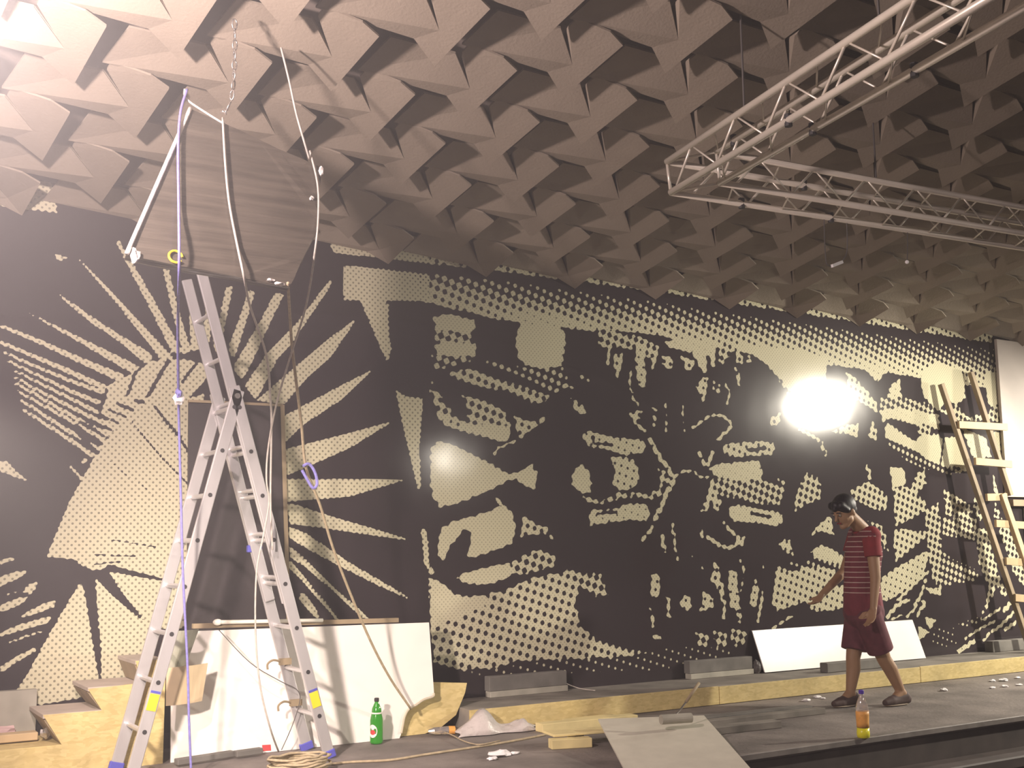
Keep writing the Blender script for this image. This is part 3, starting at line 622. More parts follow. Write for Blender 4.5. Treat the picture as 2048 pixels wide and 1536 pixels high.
# ------------------------------------------------------------------ combination ladder
YN, YF = 6.79, 7.15
lad = tag(empty('combination_ladder', (2.3, 6.95, 0)), 'aluminium combination ladder standing as an A with its extension raised', 'ladder')
def leg_pt(s, z): return Vector((2.912-.2915*z, 0, z)) if s > 0 else Vector((1.717+.2535*z, 0, z))
def rail(name, s, z0, z1, y, off=0, w=.072, t=.024):
    a = leg_pt(s, z0); c = leg_pt(s, z1); a.y = c.y = y; d = (c-a).normalized(); n = Vector((d.z, 0, -d.x))*off
    bm = B(); up = Vector((d.z, 0, -d.x)); BAR(bm, a+n, c+n, t, w, up=up, bev=.005); return obj(name, bm, M_['alu'])
parts = []
for s in (-1, 1):
    for y in (YN, YF):
        parts.append(rail('rail', s, .03, 2.24 if s < 0 else 2.26, y))
        bm = B(); a = leg_pt(s, 0); a.y = y; c = leg_pt(s, .05); c.y = y; BAR(bm, a, c, .034, .085, up=(1, 0, 0), bev=.006); parts.append(obj('foot', bm, M_['blue']))
    z = .26
    while z < 2.15:
        p = leg_pt(s, z); bm = B(); TUBE(bm, (p.x, YN+.01, z), (p.x, YF-.01, z), .015, n=10); parts.append(obj('rung', bm, M_['alu'], smooth=False))
        bm = B(); TUBE(bm, (p.x, YN-.0145, z), (p.x, YN-.010, z), .013, n=12); parts.append(obj('rung_plug', bm, M_['dark']))
        z += .2675
for y in (YN+.03, YF-.03): parts.append(rail('extension_rail', 1, .95, 2.97, y, off=-.004, w=.066, t=.022))
z = 1.1
while z < 2.95:
    p = leg_pt(1, z); bm = B(); TUBE(bm, (p.x-.004, YN+.035, z), (p.x-.004, YF-.035, z), .014); parts.append(obj('rung', bm, M_['alu'])); z += .2675
for s, z in ((-1, .42), (1, .36)):
    a = leg_pt(s, z-.045); c = leg_pt(s, z+.045); a.y = c.y = YN-.0135; bm = B(); d = (c-a).normalized(); BAR(bm, a, c, .003, .055, up=Vector((d.z, 0, -d.x))); parts.append(obj('warning_sticker', bm, M_['yellow']))
    a = leg_pt(s, z+.05); c = leg_pt(s, z+.062); a.y = c.y = YN-.0135; bm = B(); BAR(bm, a, c, .003, .055, up=Vector((d.z, 0, -d.x))); parts.append(obj('sticker_band', bm, M_['blue']))
p = leg_pt(1, 1.29); bm = B(); BX(bm, (p.x-.05, YF-.02, 1.255), (p.x+.045, YF+.016, 1.30), bev=.004); parts.append(obj('blue_clamp', bm, M_['blue']))
for z in (.30, .56):
    p = leg_pt(1, z); bm = B(); PIPE(bm, [(p.x-.02, YF-.03, z), (p.x-.09, YF-.05, z+.02), (p.x-.13, YF-.05, z), (p.x-.13, YF-.05, z-.035)], .007); BX(bm, (p.x-.045, YF-.045, z-.015), (p.x+.03, YF-.012, z+.025)); parts.append(obj('locking_hook', bm, M_['woodd']))
p = leg_pt(1, 2.2); bm = B()
for y in (YN, YF):
    bm = B(); TUBE(bm, (p.x, y-.03, 2.2), (p.x, y+.03, 2.2), .017, n=14); parts.append(obj('hinge', bm, M_['steel']))
kids(lad, *parts)

# ------------------------------------------------------------------ box truss (two arms meeting in a corner)
ZB, ZT = 3.434, 3.626
tr = tag(empty('lighting_truss', (4.5, 5.3, ZB)), 'aluminium box truss corner hanging under the ceiling at upper right', 'truss')
CR_ = .0205
Ao, Bo = Vector((4.475, 5.300, ZT)), Vector((4.500, 5.302, ZB)); Ai, Bi = Vector((4.615, 5.005, ZT)), Vector((4.635, 5.005, ZB))
d1 = Vector((-.205, -.979, 0)); d2 = Vector((.9967, -.0815, 0))
L1, L2 = 4.4, 8.5
def chord(a, c): 
    bm = B(); TUBE(bm, a, c, CR_, n=12); return keep(obj('chord', bm, M_['truss'], smooth=True), tr)
o1 = Vector((-d1.y, d1.x, 0))          # across arm 1 (towards +x)
o2 = Vector((-d2.y, d2.x, 0))*-1       # across arm 2 (towards the viewer)
W1 = 0.185; W2 = .30
A1 = [Ao, Bo, Ao+o1*W1, Bo+o1*W1]; 
for p in (Ao, Bo): chord(p, p+d1*L1); chord(p, p+d2*L2)
for p in (Ai, Bi): chord(p, p+d1*(L1-.25)); chord(p, p+d2*(L2-.1))
for p, q in ((Ao, Bo), (Ai, Bi), (Ao, Ai), (Bo, Bi)):
    bm = B(); TUBE(bm, p, q, .010, n=8); keep(obj('corner_brace', bm, M_['truss'], smooth=True), tr)
def lacing(p, q, d, n, step, ph, zig=True):      # braces between two parallel chords: a zigzag, or one diagonal per bay
    for k in range(n):
        a = q+d*(step*(k+ph)); c = p+d*(step*(k+ph+.5)); e = q+d*(step*(k+ph+1))
        for s, t, r in ((a, c, .0082), (c, e, .0058)) if zig else ((a, c, .0055),):
            bm = B(); TUBE(bm, s, t, r, n=7); keep(obj('brace', bm, M_['truss'], smooth=True), tr)
# arm 1: outer side, inner side, top and bottom
lacing(Ao, Bo, d1, 8, .50, .12); lacing(Ai, Bi, d1, 8, .50, .02); lacing(Ao, Ai+d1*(-.3), d1, 8, .50, .65, False); lacing(Bo, Bi+d1*(-.3), d1, 8, .50, .72, False)
lacing(Ao, Bo, d2, 16, .44, .35); lacing(Ai, Bi, d2, 16, .44, .25); lacing(Ao, Ai+d2*(-.12), d2, 16, .44, .40, False); lacing(Bo, Bi+d2*(-.12), d2, 16, .44, .5, False)
for p, t in ((Bo+d1*1.28, 0), (Ai+d1*.2, 0), (Bi+d1*.95, 0), (Bi+d1*1.75, 0), (Ao+d2*1.1, 0), (Bo+d2*1.3, 0), (Bo+d2*.55, 0)):
    bm = B(); TUBE(bm, p-Vector((0, 0, .032)), p+Vector((0, 0, .034)), .020, n=8); keep(obj('black_clip', bm, M_['dark']), tr)
for i, (p, lab) in enumerate(((Ao+d1*.9, 'thin dark wire holding the truss arm nearer its corner'), (Ao+d1*2.05, 'thin dark wire holding the truss arm near the top edge'), (Ai+d2*1.3, 'thin dark wire holding the truss arm that runs right'))):
    bm = B(); PIPE(bm, [p+Vector((0, 0, .015)), Vector((p.x, p.y, zceil(p.y)+.2))], .006, smooth=False); tag(obj('suspension_wire', bm, M_['wire']), lab, 'wire')
# drooping loop of wire and a stub under the far arm
wp = lambda px_: min((Bo+d2*(k*.01) for k in range(40, 800)), key=lambda P: abs(at(px_, 450, 1, P.y).x-P.x))+Vector((0, 0, -.015))
y = wp(1648).y
bm = B(); PIPE(bm, [wp(1648), at(1650, 500, 1, y), at(1655, 530, 1, y), at(1672, 528, 1, y), at(1685, 521, 1, y), at(1694, 500, 1, y), wp(1693)], .004)
o = obj('wire_loop', bm, M_['wire']); tag(o, 'thin wire loop with a pale tag drooping under the right truss arm', 'wire')
bm = B(); a = at(1664, 532, 1, y-.01); c = at(1684, 524, 1, y-.01); BAR(bm, a, c, .02, .02); obj('pale_tag', bm, M_['litter'], o)
y = wp(1814).y; bm = B(); PIPE(bm, [wp(1814), at(1815, 500, 1, y), at(1814, 522, 1, y)], .004)
o = tag(obj('wire_end', bm, M_['wire']), 'short wire with pale end hanging under the right truss arm', 'wire'); bm = B(); SPH(bm, at(1814, 524, 1, y), .014, n=8); obj('pale_tip', bm, M_['litter'], o)

# ------------------------------------------------------------------ film-wrapped load hanging at upper left
def hp(px, py): return onp(px, py, (2, 5.5, 3.1), (0, -1, .32))
c4 = [hp(380, 218), hp(642, 334), hp(578, 574), hp(252, 510)]; c5 = [c4[0], c4[1], hp(633, 466), c4[2], c4[3]]
nrm = (c4[1]-c4[0]).cross(c4[3]-c4[0]).normalized()
if nrm.y < 0: nrm = -nrm
hb = tag(empty('wrapped_load', c4[3]), 'film-wrapped crate hanging tilted from a chain above the ladder', 'crate')
bm = B(); PRISM(bm, c5, nrm*.05); bmesh.ops.subdivide_edges(bm, edges=bm.edges[:], cuts=5, use_grid_fill=True)
bmesh.ops.triangulate(bm, faces=[f for f in bm.faces if len(f.verts) > 4])
for v in bm.verts: v.co += Vector((random.uniform(-1, 1), random.uniform(-1, 1), random.uniform(-1, 1)))*.004
keep(obj('wrapped_body', bm, M_['wrap']), hb)
bm = B(); PIPE(bm, [c4[0]-nrm*.008, c4[0].lerp(c4[3], .35)-nrm*.010, c4[0].lerp(c4[3], .7)-nrm*.012, c4[3]-nrm*.012], .011); keep(obj('film_edge', bm, M_['film'], smooth=True), hb)
bm = B(); PIPE(bm, [c4[0]+Vector((-.03, 0, .10)), c4[0]+Vector((-.02, 0, .05)), c4[0].lerp(c4[1], .1)+Vector((0, 0, .02)), c4[0].lerp(c4[1], .26)], .006); keep(obj('film_tail', bm, M_['film'], smooth=True), hb)
def crumple(c, r, sc, seed, nn=2, amp=.35):
    rd = random.Random(seed); bm = B(); bmesh.ops.create_icosphere(bm, subdivisions=nn, radius=r)
    for v in bm.verts: v.co = Vector((v.co.x*sc[0], v.co.y*sc[1], v.co.z*sc[2]))*(1+rd.uniform(-amp, amp))+Vector(c)
    return bm
keep(obj('film_knot', crumple(c4[3]+(c4[2]-c4[3])*.05-nrm*.01, .028, (.7, .7, 1.3), 3), M_['film']), hb)
keep(obj('film_knot', crumple(c4[2]+(c4[3]-c4[2])*.07-nrm*.01, .016, (1.6, .7, .6), 4), M_['film']), hb)
keep(obj('film_knot', crumple(hp(540, 562)-nrm*.01, .012, (1.6, .7, .6), 5), M_['film']), hb)
keep(obj('film_knot', crumple(hp(640, 345)-nrm*.01, .016, (.8, .7, 1.6), 6), M_['film']), hb)
keep(obj('film_knot', crumple(hp(622, 398)-nrm*.01, .012, (1, .7, 1.), 7), M_['film']), hb)
bm = B(); ctr = hp(350, 516)-nrm*.012; u = (c4[1]-c4[0]).normalized(); w = nrm.cross(u)
PIPE(bm, [ctr+(u*math.cos(t)+w*math.sin(t))*.032 for t in np.linspace(.4, 5.9, 12)], .006); keep(obj('yellow_ring', bm, M_['yellow']), hb)
# chain of links
path = [hp(440, 237)+Vector((0, -.03, .03)), at(452, 224, 1, 5.5), at(463, 200, 1, 5.48), at(468, 160, 1, 5.46), at(469, 120, 1, 5.44), at(470, 80, 1, 5.42), at(469, 38, 1, 5.40)]
ch = tag(empty('hanging_chain', path[0]), 'steel link chain from the ceiling to the film-wrapped crate', 'chain')
def link_mesh():
    bm = B(); PIPE(bm, [(.012*math.cos(t), 0, .026*math.sin(t)) for t in np.linspace(0, 2*PI, 11)], .0042, n=5, smooth=False); return mesh('chain_link', bm, True)
LM = link_mesh(); dist = 0
for a, c in zip(path[:-1], path[1:]):
    d = (c-a); n = max(1, int(d.length/.036))
    for k in range(n):
        o = link('chain_link', LM, M_['steel']); q = d.to_track_quat('Z', 'Y').to_matrix().to_4x4()
        o.matrix_world = Matrix.Translation(a+d*(k+.5)/n-ch.location) @ q @ Matrix.Rotation(PI/2*(dist % 2)+.4, 4, 'Z'); o.parent = ch; dist += 1
def rope(name, pts, r, m, label, cat='rope', smooth=True):
    bm = B(); PIPE(bm, pts, r, n=6); return tag(obj(name, bm, M_[m], smooth=True), label, cat)
rope('pale_rope', [at(562, 95, 1, 5.5), at(578, 160, 1, 5.5), at(592, 225, 1, 5.5), at(606, 275, 1, 5.5), hp(616, 322)-nrm*.02], .006, 'rope', 'pale cord from the ceiling to the right top corner of the wrapped crate')
o = rope('blue_rope', [hp(371, 186)-nrm*.03, hp(358, 230)-nrm*.03, hp(353, 300)-nrm*.03, hp(354, 420)-nrm*.03, hp(355, 540)-nrm*.03, at(356, 640, 1, 5.8), at(357, 795, 1, 6.2), at(362, 1000, 1, 6.45), at(366, 1150, 1, 6.55), at(375, 1330, 1, 6.62), at(378, 1440, 1, 6.64), at(382, 1540, 1, 6.66), Vector((2.02, 6.68, .006))], .0075, 'bluerope', 'blue rope with a white knot hanging in front of the ladder')
obj('white_knot', crumple(at(358, 796, 1, 6.19), .032, (.9, .7, 1.1), 11), M_['litter'], o)
obj('blue_knot', crumple(at(357, 785, 1, 6.17), .018, (.8, .8, 1.6), 12), M_['bluerope'], o)
rope('white_cable', [hp(443, 240)-nrm*.02, hp(448, 330)-nrm*.02, hp(456, 410)-nrm*.02, hp(471, 490)-nrm*.02, hp(486, 560)-nrm*.02, at(500, 612, 1, 5.7), at(533, 712, 1, 6.2), at(541, 800, 1, 6.5), at(543, 850, 1, 6.6), at(541, 1000, 1, 6.7), at(545, 1100, 1, 6.72)], .0065, 'rope', 'pale cable from the crate chain bowing down past the ladder top', 'cable')
rope('white_cable', [hp(617, 306)-nrm*.02, hp(632, 370)-nrm*.02, hp(634, 430)-nrm*.02, hp(628, 500)-nrm*.02, at(612, 612, 1, 5.7), at(581, 712, 1, 6.0), at(552, 812, 1, 6.3), at(536, 900, 1, 6.5), at(533, 960, 1, 6.55), at(538, 1005, 1, 6.6), at(526, 1075, 1, 6.65), at(513, 1145, 1, 6.68), at(511, 1262, 1, 6.70), at(520, 1370, 1, 6.72), at(540, 1455, 1, 6.74), at(557, 1503, 1, 6.9)], .0058, 'rope', 'white cable from the right side of the crate down between the ladder legs', 'cable')
o = rope('tether_rope', [hp(573, 570)-nrm*.02, at(583, 680, 1, 5.9), at(592, 760, 1, 6.1), at(603, 850, 1, 6.3), at(612, 935, 1, 6.45), at(640, 1010, 1, 6.6), at(666, 1096, 1, 6.75), at(701, 1188, 1, 6.9), at(742, 1284, 1, 7.03), at(780, 1356, 1, 7.12), at(822, 1418, 1, 7.16)], .0085, 'tanrope', 'tan tether rope with a blue tie slanting down to the white board')
bm = B(); PIPE(bm, [at(606, 932, 1, 6.42), at(618, 928, 1, 6.42), at(630, 945, 1, 6.42), at(634, 968, 1, 6.42), at(626, 976, 1, 6.42), at(614, 958, 1, 6.42), at(604, 940, 1, 6.42)], .009); obj('blue_tie', bm, M_['bluerope'], o)
rope('thin_string', [at(436, 1258, 1, 7.2), at(500, 1325, 1, 7.12), at(560, 1362, 1, 7.1), at(592, 1378, 1, 7.08), at(600, 1400, 1, 7.08), at(585, 1450, 1, 7.08), at(563, 1500, 1, 7.08)], .003, 'wire', 'thin dark string looped across the white board to the ladder hook', 'string')

# ------------------------------------------------------------------ boards and stairs at the left
wb_p, wb_n = Vector((3, 7.20, 0)), Vector((0, -.775, .20)).normalized()
def wbp(px, py): return onp(px, py, wb_p, wb_n)
tor = [(866, 1393), (848, 1399), (832, 1410), (818, 1418), (810, 1432), (806, 1450), (803, 1466), (799, 1478)]
bl = wbp(341, 1516); bl.z = .003; bl.y = 7.20
pts = [wbp(343, 1264), wbp(858, 1245), wbp(868, 1385)]+[wbp(*q) for q in tor]+[bl]
for p in pts: p.z = max(p.z, .002)
bm = B(); PRISM(bm, pts, (0, .012, 0)); wbo = tag(obj('white_board', bm, M_['white']), 'white plasterboard with a torn lower corner leaning on the wall behind the ladder', 'board')
bm = B(); PIPE(bm, [wbp(*q)+Vector((-.004, -.004, 0)) for q in [(868, 1386)]+tor[:-1]], .008); obj('torn_edge', bm, M_['paper'], wbo)
bm = B(); q = [wbp(524, 1490), wbp(541, 1489), wbp(542, 1501), wbp(525, 1502)]; PRISM(bm, [p+Vector((0, -.003, 0)) for p in q], (0, .002, 0)); obj('red_stamp', bm, M_['lred'], wbo)
bm = B(); PIPE(bm, [wbp(432, 1249)+Vector((0, -.01, .015)), wbp(644, 1244)+Vector((0, -.01, .012))], .013, n=10, smooth=False); tb = tag(obj('white_tube', bm, M_['tube'], smooth=True), 'thin white tube lying along the top edge of the white board', 'tube')
bm = B(); SPH(bm, wbp(434, 1249)+Vector((0, -.01, .015)), .021, (1.5, 1, 1)); obj('tube_end', bm, M_['tube'], tb, smooth=True)
bm = B(); BAR(bm, wbp(388, 1256)+Vector((0, .035, .01)), wbp(800, 1244)+Vector((0, .035, .012)), .03, .03); tag(obj('timber_batten', bm, M_['woodd']), 'dark timber batten along the top of the white board', 'timber')
def curved_sheet(name, tl, tr_, br, bl_, bow, m, label, cat, th=.006, n=8):
    bm = B(); rows = []
    for i in range(n+1):
        t = i/n; a = tl.lerp(tr_, t); c = bl_.lerp(br, t); off = Vector((0, -bow*math.sin(PI*t), 0)); rows.append([bm.verts.new(p+off+Vector((0, s, 0))) for p in (a, c) for s in (0, th)])
    for A, C in zip(rows[:-1], rows[1:]):
        for i, j in ((0, 2), (2, 3), (3, 1), (1, 0)): bm.faces.new((A[i], A[j], C[j], C[i]))
    bm.faces.new([rows[0][i] for i in (0, 2, 3, 1)]); bm.faces.new([rows[-1][i] for i in (0, 1, 3, 2)])
    return tag(obj(name, bm, M_[m]), label, cat)
curved_sheet('veneer_sheet', at(333, 1336, 1, 7.10), at(416, 1326, 1, 7.12), at(404, 1402, 1, 7.10), at(332, 1412, 1, 7.08), .03, 'tan', 'small tan veneer sheet leaning on the left of the white board', 'sheet')
curved_sheet('green_sheet', at(348, 1262, 1, 7.2), at(398, 1258, 1, 7.22), at(372, 1330, 1, 7.17), at(330, 1338, 1, 7.15), .03, 'green', 'dull green sheet propped behind the left ladder leg', 'sheet')
for a, c, lab in (((352, 1524), (450, 1500), 'grey batten offcut lying under the blue rope, left one of two'), ((470, 1508), (504, 1493), 'grey batten offcut at the foot of the white board, right one of two')):
    A = at(*a, 2, .03); C = at(*c, 2, .03); A.y = min(A.y, 7.12); C.y = min(C.y, 7.14); bm = B(); BAR(bm, A, C, .05, .035, bev=.003); tag(obj('batten_offcut', bm, M_['concrete']), lab, 'offcut')
# osb stairs
YS = 7.22
pr = [(-90, 1508), (125, 1492), (86, 1430), (204, 1421), (176, 1378), (285, 1366), (271, 1322), (332, 1319)]
P3 = [at(*q, 1, YS) for q in pr]; P3.append(Vector((P3[-1].x, YS, 0))); P3.append(Vector((P3[0].x, YS, 0)))
st = tag(empty('osb_stairs', (1.3, 7.45, 0)), 'unfinished OSB steps rising to the right in front of the fist mural', 'stairs')
bm = B(); PRISM(bm, P3, (0, .02, 0)); keep(obj('osb_side', bm, M_['osb']), st)
tm = M_['ledge']
for i in range(4):
    a = P3[2*i]; c = P3[2*i+1]; bm = B(); BX(bm, (a.x, YS+.002, (a.z+c.z)/2-.022), (c.x+(.08 if i < 3 else 0), 7.66, (a.z+c.z)/2+.002), bev=.002); keep(obj('tread', bm, M_['treadp'] if i else M_['osb']), st)
    if i < 3:
        e = P3[2*i+2]; bm = B(); PRISM(bm, [Vector((c.x, YS+.022, c.z)), Vector((e.x, YS+.022, e.z-.02)), Vector((e.x, 7.64, e.z-.02)), Vector((c.x, 7.64, c.z))], (.018, 0, 0)); keep(obj('riser', bm, M_['woodd']), st)
bm = B(); BX(bm, (P3[7].x-.02, YS+.03, 0), (P3[7].x+.0, 7.64, P3[7].z-.03)); keep(obj('end_panel', bm, M_['osb']), st)
z0 = P3[0].z
bm = B(); BX(bm, (.9, 7.42, z0+.004), (at(74, 1480, 1, 7.45).x, 7.52, z0+.05), bev=.004); tag(obj('timber_plank', bm, M_['wood']), 'brown plank lying on the lowest stair tread', 'plank')
tag(obj('rag', crumple(at(12, 1466, 1, 7.58)+Vector((0, 0, .012)), .05, (1.3, .6, .6), 21, amp=.25), M_['pinkrag']), 'crumpled pink rag at the left edge on the stairs', 'rag')
tag(obj('foil_scrap', crumple(Vector((at(90, 1478, 1, 7.40).x, 7.40, P3[0].z+.046)), .028, (.9, .7, 1.1), 22, amp=.3), M_['steel']), 'crumpled silver foil on the lowest stair tread', 'foil')
bm = B(); BX(bm, (.8, 7.668, z0), (at(72, 1430, 1, 7.67).x, 7.725, z0+.27)); tag(obj('concrete_upstand', bm, M_['strip']), 'grey concrete upstand behind the lowest stair', 'concrete block')

# OSB sheet behind the torn board corner
op, on = Vector((4, 7.26, 0)), Vector((0, -.32, .14)).normalized()
q = [(846, 1364), (934, 1366), (930, 1386), (912, 1430), (884, 1453), (850, 1468), (792, 1480), (792, 1400)]
pts = [onp(*k, op, on) for k in q]
for p in pts: p.z = max(p.z, .003)
bm = B(); PRISM(bm, pts, (0, .014, 0)); tag(obj('osb_offcut', bm, M_['osb']), 'curved OSB offcut standing behind the torn board corner', 'board')

# ------------------------------------------------------------------ things on the ledge
def rb(px, py): return onp(px, py, (8, 7.60, LZ+.004), Vector((0, -.36, .115)).normalized())
bm = B(); PRISM(bm, [rb(1505, 1262), rb(1825, 1240), rb(1852, 1316), rb(1530, 1345)], (0, .012, .003)); tag(obj('leaning_board', bm, M_['gloss']), 'glossy white board leaning on the wall behind the person', 'board')
bm = B(); a = at(1640, 1346, 2, LZ); BX(bm, (7.80, 7.29, LZ+.001), (8.52, 7.38, LZ+.085), bev=.006); tag(obj('timber_block', bm, M_['concrete']), 'grey timber beam lying in front of the leaning white board', 'timber')
for (x0, x1, zt, lab) in ((4.57, 5.28, .155, 'grey block standing against the wall, nearer the torn board'), (6.54, 7.26, .15, 'grey block standing against the wall, beside the leaning white board')):
    t = tag(empty('wall_block', (x0, 7.68, LZ)), lab, 'block')
    bm = B(); BX(bm, (x0, 7.65, LZ+.045), (x1, 7.725, LZ+zt), bev=.004); keep(obj('block_face', bm, M_['concrete']), t)
    bm = B(); BX(bm, (x0, 7.635, LZ+.001), (x1, 7.71, LZ+.045), bev=.003); keep(obj('pale_base', bm, M_['strip']), t)
bm = crumple((7.315, 7.66, LZ+.05), .048, (.75, .8, 1.4), 31, nn=3, amp=.12)
for v in bm.verts: v.co.z = max(v.co.z, LZ+.002)
tag(obj('dark_cloth_heap', bm, M_['wire']), 'dark striped cloth heap left of the leaning white board', 'cloth')

# home-made wooden ladder at the right
lp, ln = Vector((10.6, 7.34, LZ)), Vector((0, -2.8, .33)).normalized()
def wl(px, py): return onp(px, py, lp, ln)
wlad = tag(empty('wooden_ladder', (10.9, 7.34, LZ)), 'home-made wooden ladder leaning on the right end of the mural', 'ladder')
def rail2(a, c, m, w=.055, t=.05, off=0):
    bm = B(); BAR(bm, a+Vector((0, off, 0)), c+Vector((0, off, 0)), w, t, up=ln, bev=.003); return keep(obj('rail', bm, M_[m]), wlad)
d = wl(2046, 1255)-wl(1882, 768); f = wl(1882, 768); k = (LZ+.003-f.z)/d.z; rail2(f, f+d*k, 'woodd')
d = wl(2019, 986)-wl(1941, 744); f = wl(1941, 744); k = (LZ+.003-f.z)/d.z; rail2(f, f+d*1.02, 'woodd')
g = wl(1994, 988); k2 = wl(2050, 1150)-g; rail2(g, g+k2*((LZ+.003-g.z)/k2.z), 'wood', w=.075, off=-.055)
for (x0, y0), (x1, y1) in (((1910, 850), (2007, 855)), ((1943, 923), (2016, 929)), ((1966, 995), (2006, 994)), ((1984, 1047), (2060, 1052)), ((2004, 1122), (2080, 1128)), ((2022, 1195), (2098, 1202))):
    bm = B(); BAR(bm, wl(x0, y0)+Vector((0, -.04, 0)), wl(x1, y1)+Vector((0, -.04, 0)), .028, .075, up=(0, 0, 1), bev=.002); keep(obj('rung', bm, M_['wood']), wlad)
bm = B(); BX(bm, (11.10, WY-.045, 1.744), (13.4, WY-.012, 3.468), bev=.003); tag(obj('wall_board', bm, M_['panelwhite']), 'large pale board fixed to the wall at the right edge', 'board')
bm = B(); BX(bm, (11.40, WY-.04, .84), (13.4, WY-.014, 1.63), bev=.003); tag(obj('wall_board', bm, M_['panelwhite']), 'pale board under the large one, behind the wooden ladder', 'board')
bm = B(); BX(bm, (11.15, WY-.075, 1.645), (11.79, WY-.012, 1.715), bev=.003); tag(obj('timber_batten', bm, M_['woodd']), 'short batten between the two pale wall boards', 'timber')
bm = B(); BX(bm, (10.55, 7.60, LZ+.001), (12.4, 7.70, LZ+.11), bev=.004); tag(obj('wall_plank', bm, M_['concrete']), 'grey plank along the wall at the foot of the wooden ladder', 'plank')

# ------------------------------------------------------------------ things on the stage floor
# grey board propped on offcuts
dv = Vector((-.475, -.88, 0)).normalized(); wv = Vector((.66, -.29, 0))
fl = Vector((4.60, 6.312, .135)); sl_ = Vector((dv.x, dv.y, -.115))
pts = [fl, fl+wv, fl+wv+sl_*1.5, fl+sl_*1.5]
bm = B(); PRISM(bm, pts, (0, 0, .012)); gb = tag(obj('grey_board', bm, M_['grey']), 'grey fibreboard propped up at its far edge on wood offcuts', 'board')
def topz(p): return .135+.012-.115*((Vector((p[0], p[1], 0))-Vector((fl.x, fl.y, 0))).dot(dv))
# roller
pr = tag(empty('paint_roller', (4.95, 6.0, .15)), 'paint roller lying on the far edge of the grey board', 'paint roller')
a = at(1322, 1441, 2, .175); c = at(1382, 1437, 2, .175)
a.z = c.z = .147+.033
bm = B(); TUBE(bm, a, c, .031, n=16); keep(obj('roller_sleeve', bm, M_['strip'], smooth=False), pr)
m_ = (a+c)/2; bm = B(); PIPE(bm, [a.lerp(c, .5)+Vector((0, 0, .028)), m_+Vector((.05, .01, .055)), m_+Vector((.11, .02, .10))], .006); keep(obj('roller_frame', bm, M_['steel']), pr)
bm = B(); TUBE(bm, m_+Vector((.10, .018, .092)), m_+Vector((.24, .045, .20)), .010, n=10); keep(obj('roller_handle', bm, M_['woodd'], smooth=True), pr)
# wood offcuts under it
def plank(lo, hi, m, lab, rz=0, name='wood_offcut', cat='offcut'):
    bm = B(); c = (Vector(lo)+Vector(hi))/2; R = Matrix.Rotation(rz, 3, 'Z'); BX(bm, lo, hi, R=R, bev=.003); return tag(obj(name, bm, M_[m]), lab, cat)
plank((4.19, 6.20, .001), (4.46, 6.28, .060), 'ply', 'thick short pale offcut, lowest of the pile under the grey board', -.30)
plank((4.44, 6.36, .001), (4.52, 6.44, .064), 'ply', 'small pale wood chock beside the pile under the grey board', .1)
plank((4.24, 6.22, .067), (4.95, 6.40, .083), 'ply', 'wide pale offcut on top of the pile under the grey board', -.18)
plank((4.50, 6.80, .001), (5.30, 6.90, .060), 'ply', 'pale offcut lying behind the grey board, short of the ledge', -.05)
plank((4.86, 7.03, .001), (5.30, 7.12, .030), 'ply', 'pale offcut farthest back, next to the OSB ledge face', 0)
plank((5.25, 6.52, .001), (6.78, 6.62, .035), 'concrete', 'long thin grey plank nearest the ledge, right of the grey board', -.03, 'floor_plank', 'plank')
plank((5.32, 6.33, .001), (6.72, 6.41, .045), 'ledge', 'long thin grey plank, middle of three right of the grey board', -.02, 'floor_plank', 'plank')
plank((5.28, 6.05, .001), (5.98, 6.15, .050), 'ledge', 'shorter grey plank nearest the stage edge, right of the grey board', -.06, 'floor_plank', 'plank')
# plastic sheet, crumpled
def sheet_heap():
    A = at(893, 1459, 2, .004); C = at(1072, 1453, 2, .004); A.y = 7.13; C.y = 7.10; A.x -= .03; bm = B(); nu, nv = 30, 12; g = []
    for i in range(nu+1):
        row = []
        for j in range(nv+1):
            u, v = i/nu, j/nv; p = A.lerp(C, u)+Vector((.10, .20, 0))*(v-.85)
            prof = math.exp(-((u-.27)/.20)**2)*.105+math.exp(-((u-.82)/.10)**2)*.055+.03*math.sin(PI*u)
            h = prof*max(0, math.sin(PI*min(1, v*1.05)))**.8*(1+.22*math.sin(17*u+5*v)+.12*math.sin(29*v-11*u))
            row.append(bm.verts.new((p.x+.02*math.sin(9*v+7*u), p.y+.015*math.sin(13*u), max(.004, h+.006))))
        g.append(row)
    for i in range(nu):
        for j in range(nv): bm.faces.new((g[i][j], g[i+1][j], g[i+1][j+1], g[i][j+1]))
    return bm
o = obj('plastic_sheet', sheet_heap(), M_['plastic'], smooth=True); tag(o, 'crumpled milky plastic sheet on the floor by the OSB offcut', 'plastic sheet')
sd = o.modifiers.new('thick', 'SOLIDIFY'); sd.thickness = .003; sd.offset = 1
# crushed bottle with an orange cap band
a = at(868, 1462, 2, .03); cb = tag(empty('crushed_bottle', a), 'clear crushed bottle with an orange band lying beside the plastic sheet', 'bottle')
ax_ = Vector((.95, -.3, 0)).normalized()
bm = B(); TUBE(bm, a, a+ax_*.10, .024, .028, n=12); keep(obj('bottle_body', bm, M_['clear'], smooth=False), cb)
bm = B(); TUBE(bm, a+ax_*.101, a+ax_*.145, .0285, .027, n=12); keep(obj('orange_band', bm, M_['label']), cb)
bm = B(); TUBE(bm, a-ax_*.04, a, .010, .024, n=12); keep(obj('bottle_neck', bm, M_['clear']), cb)
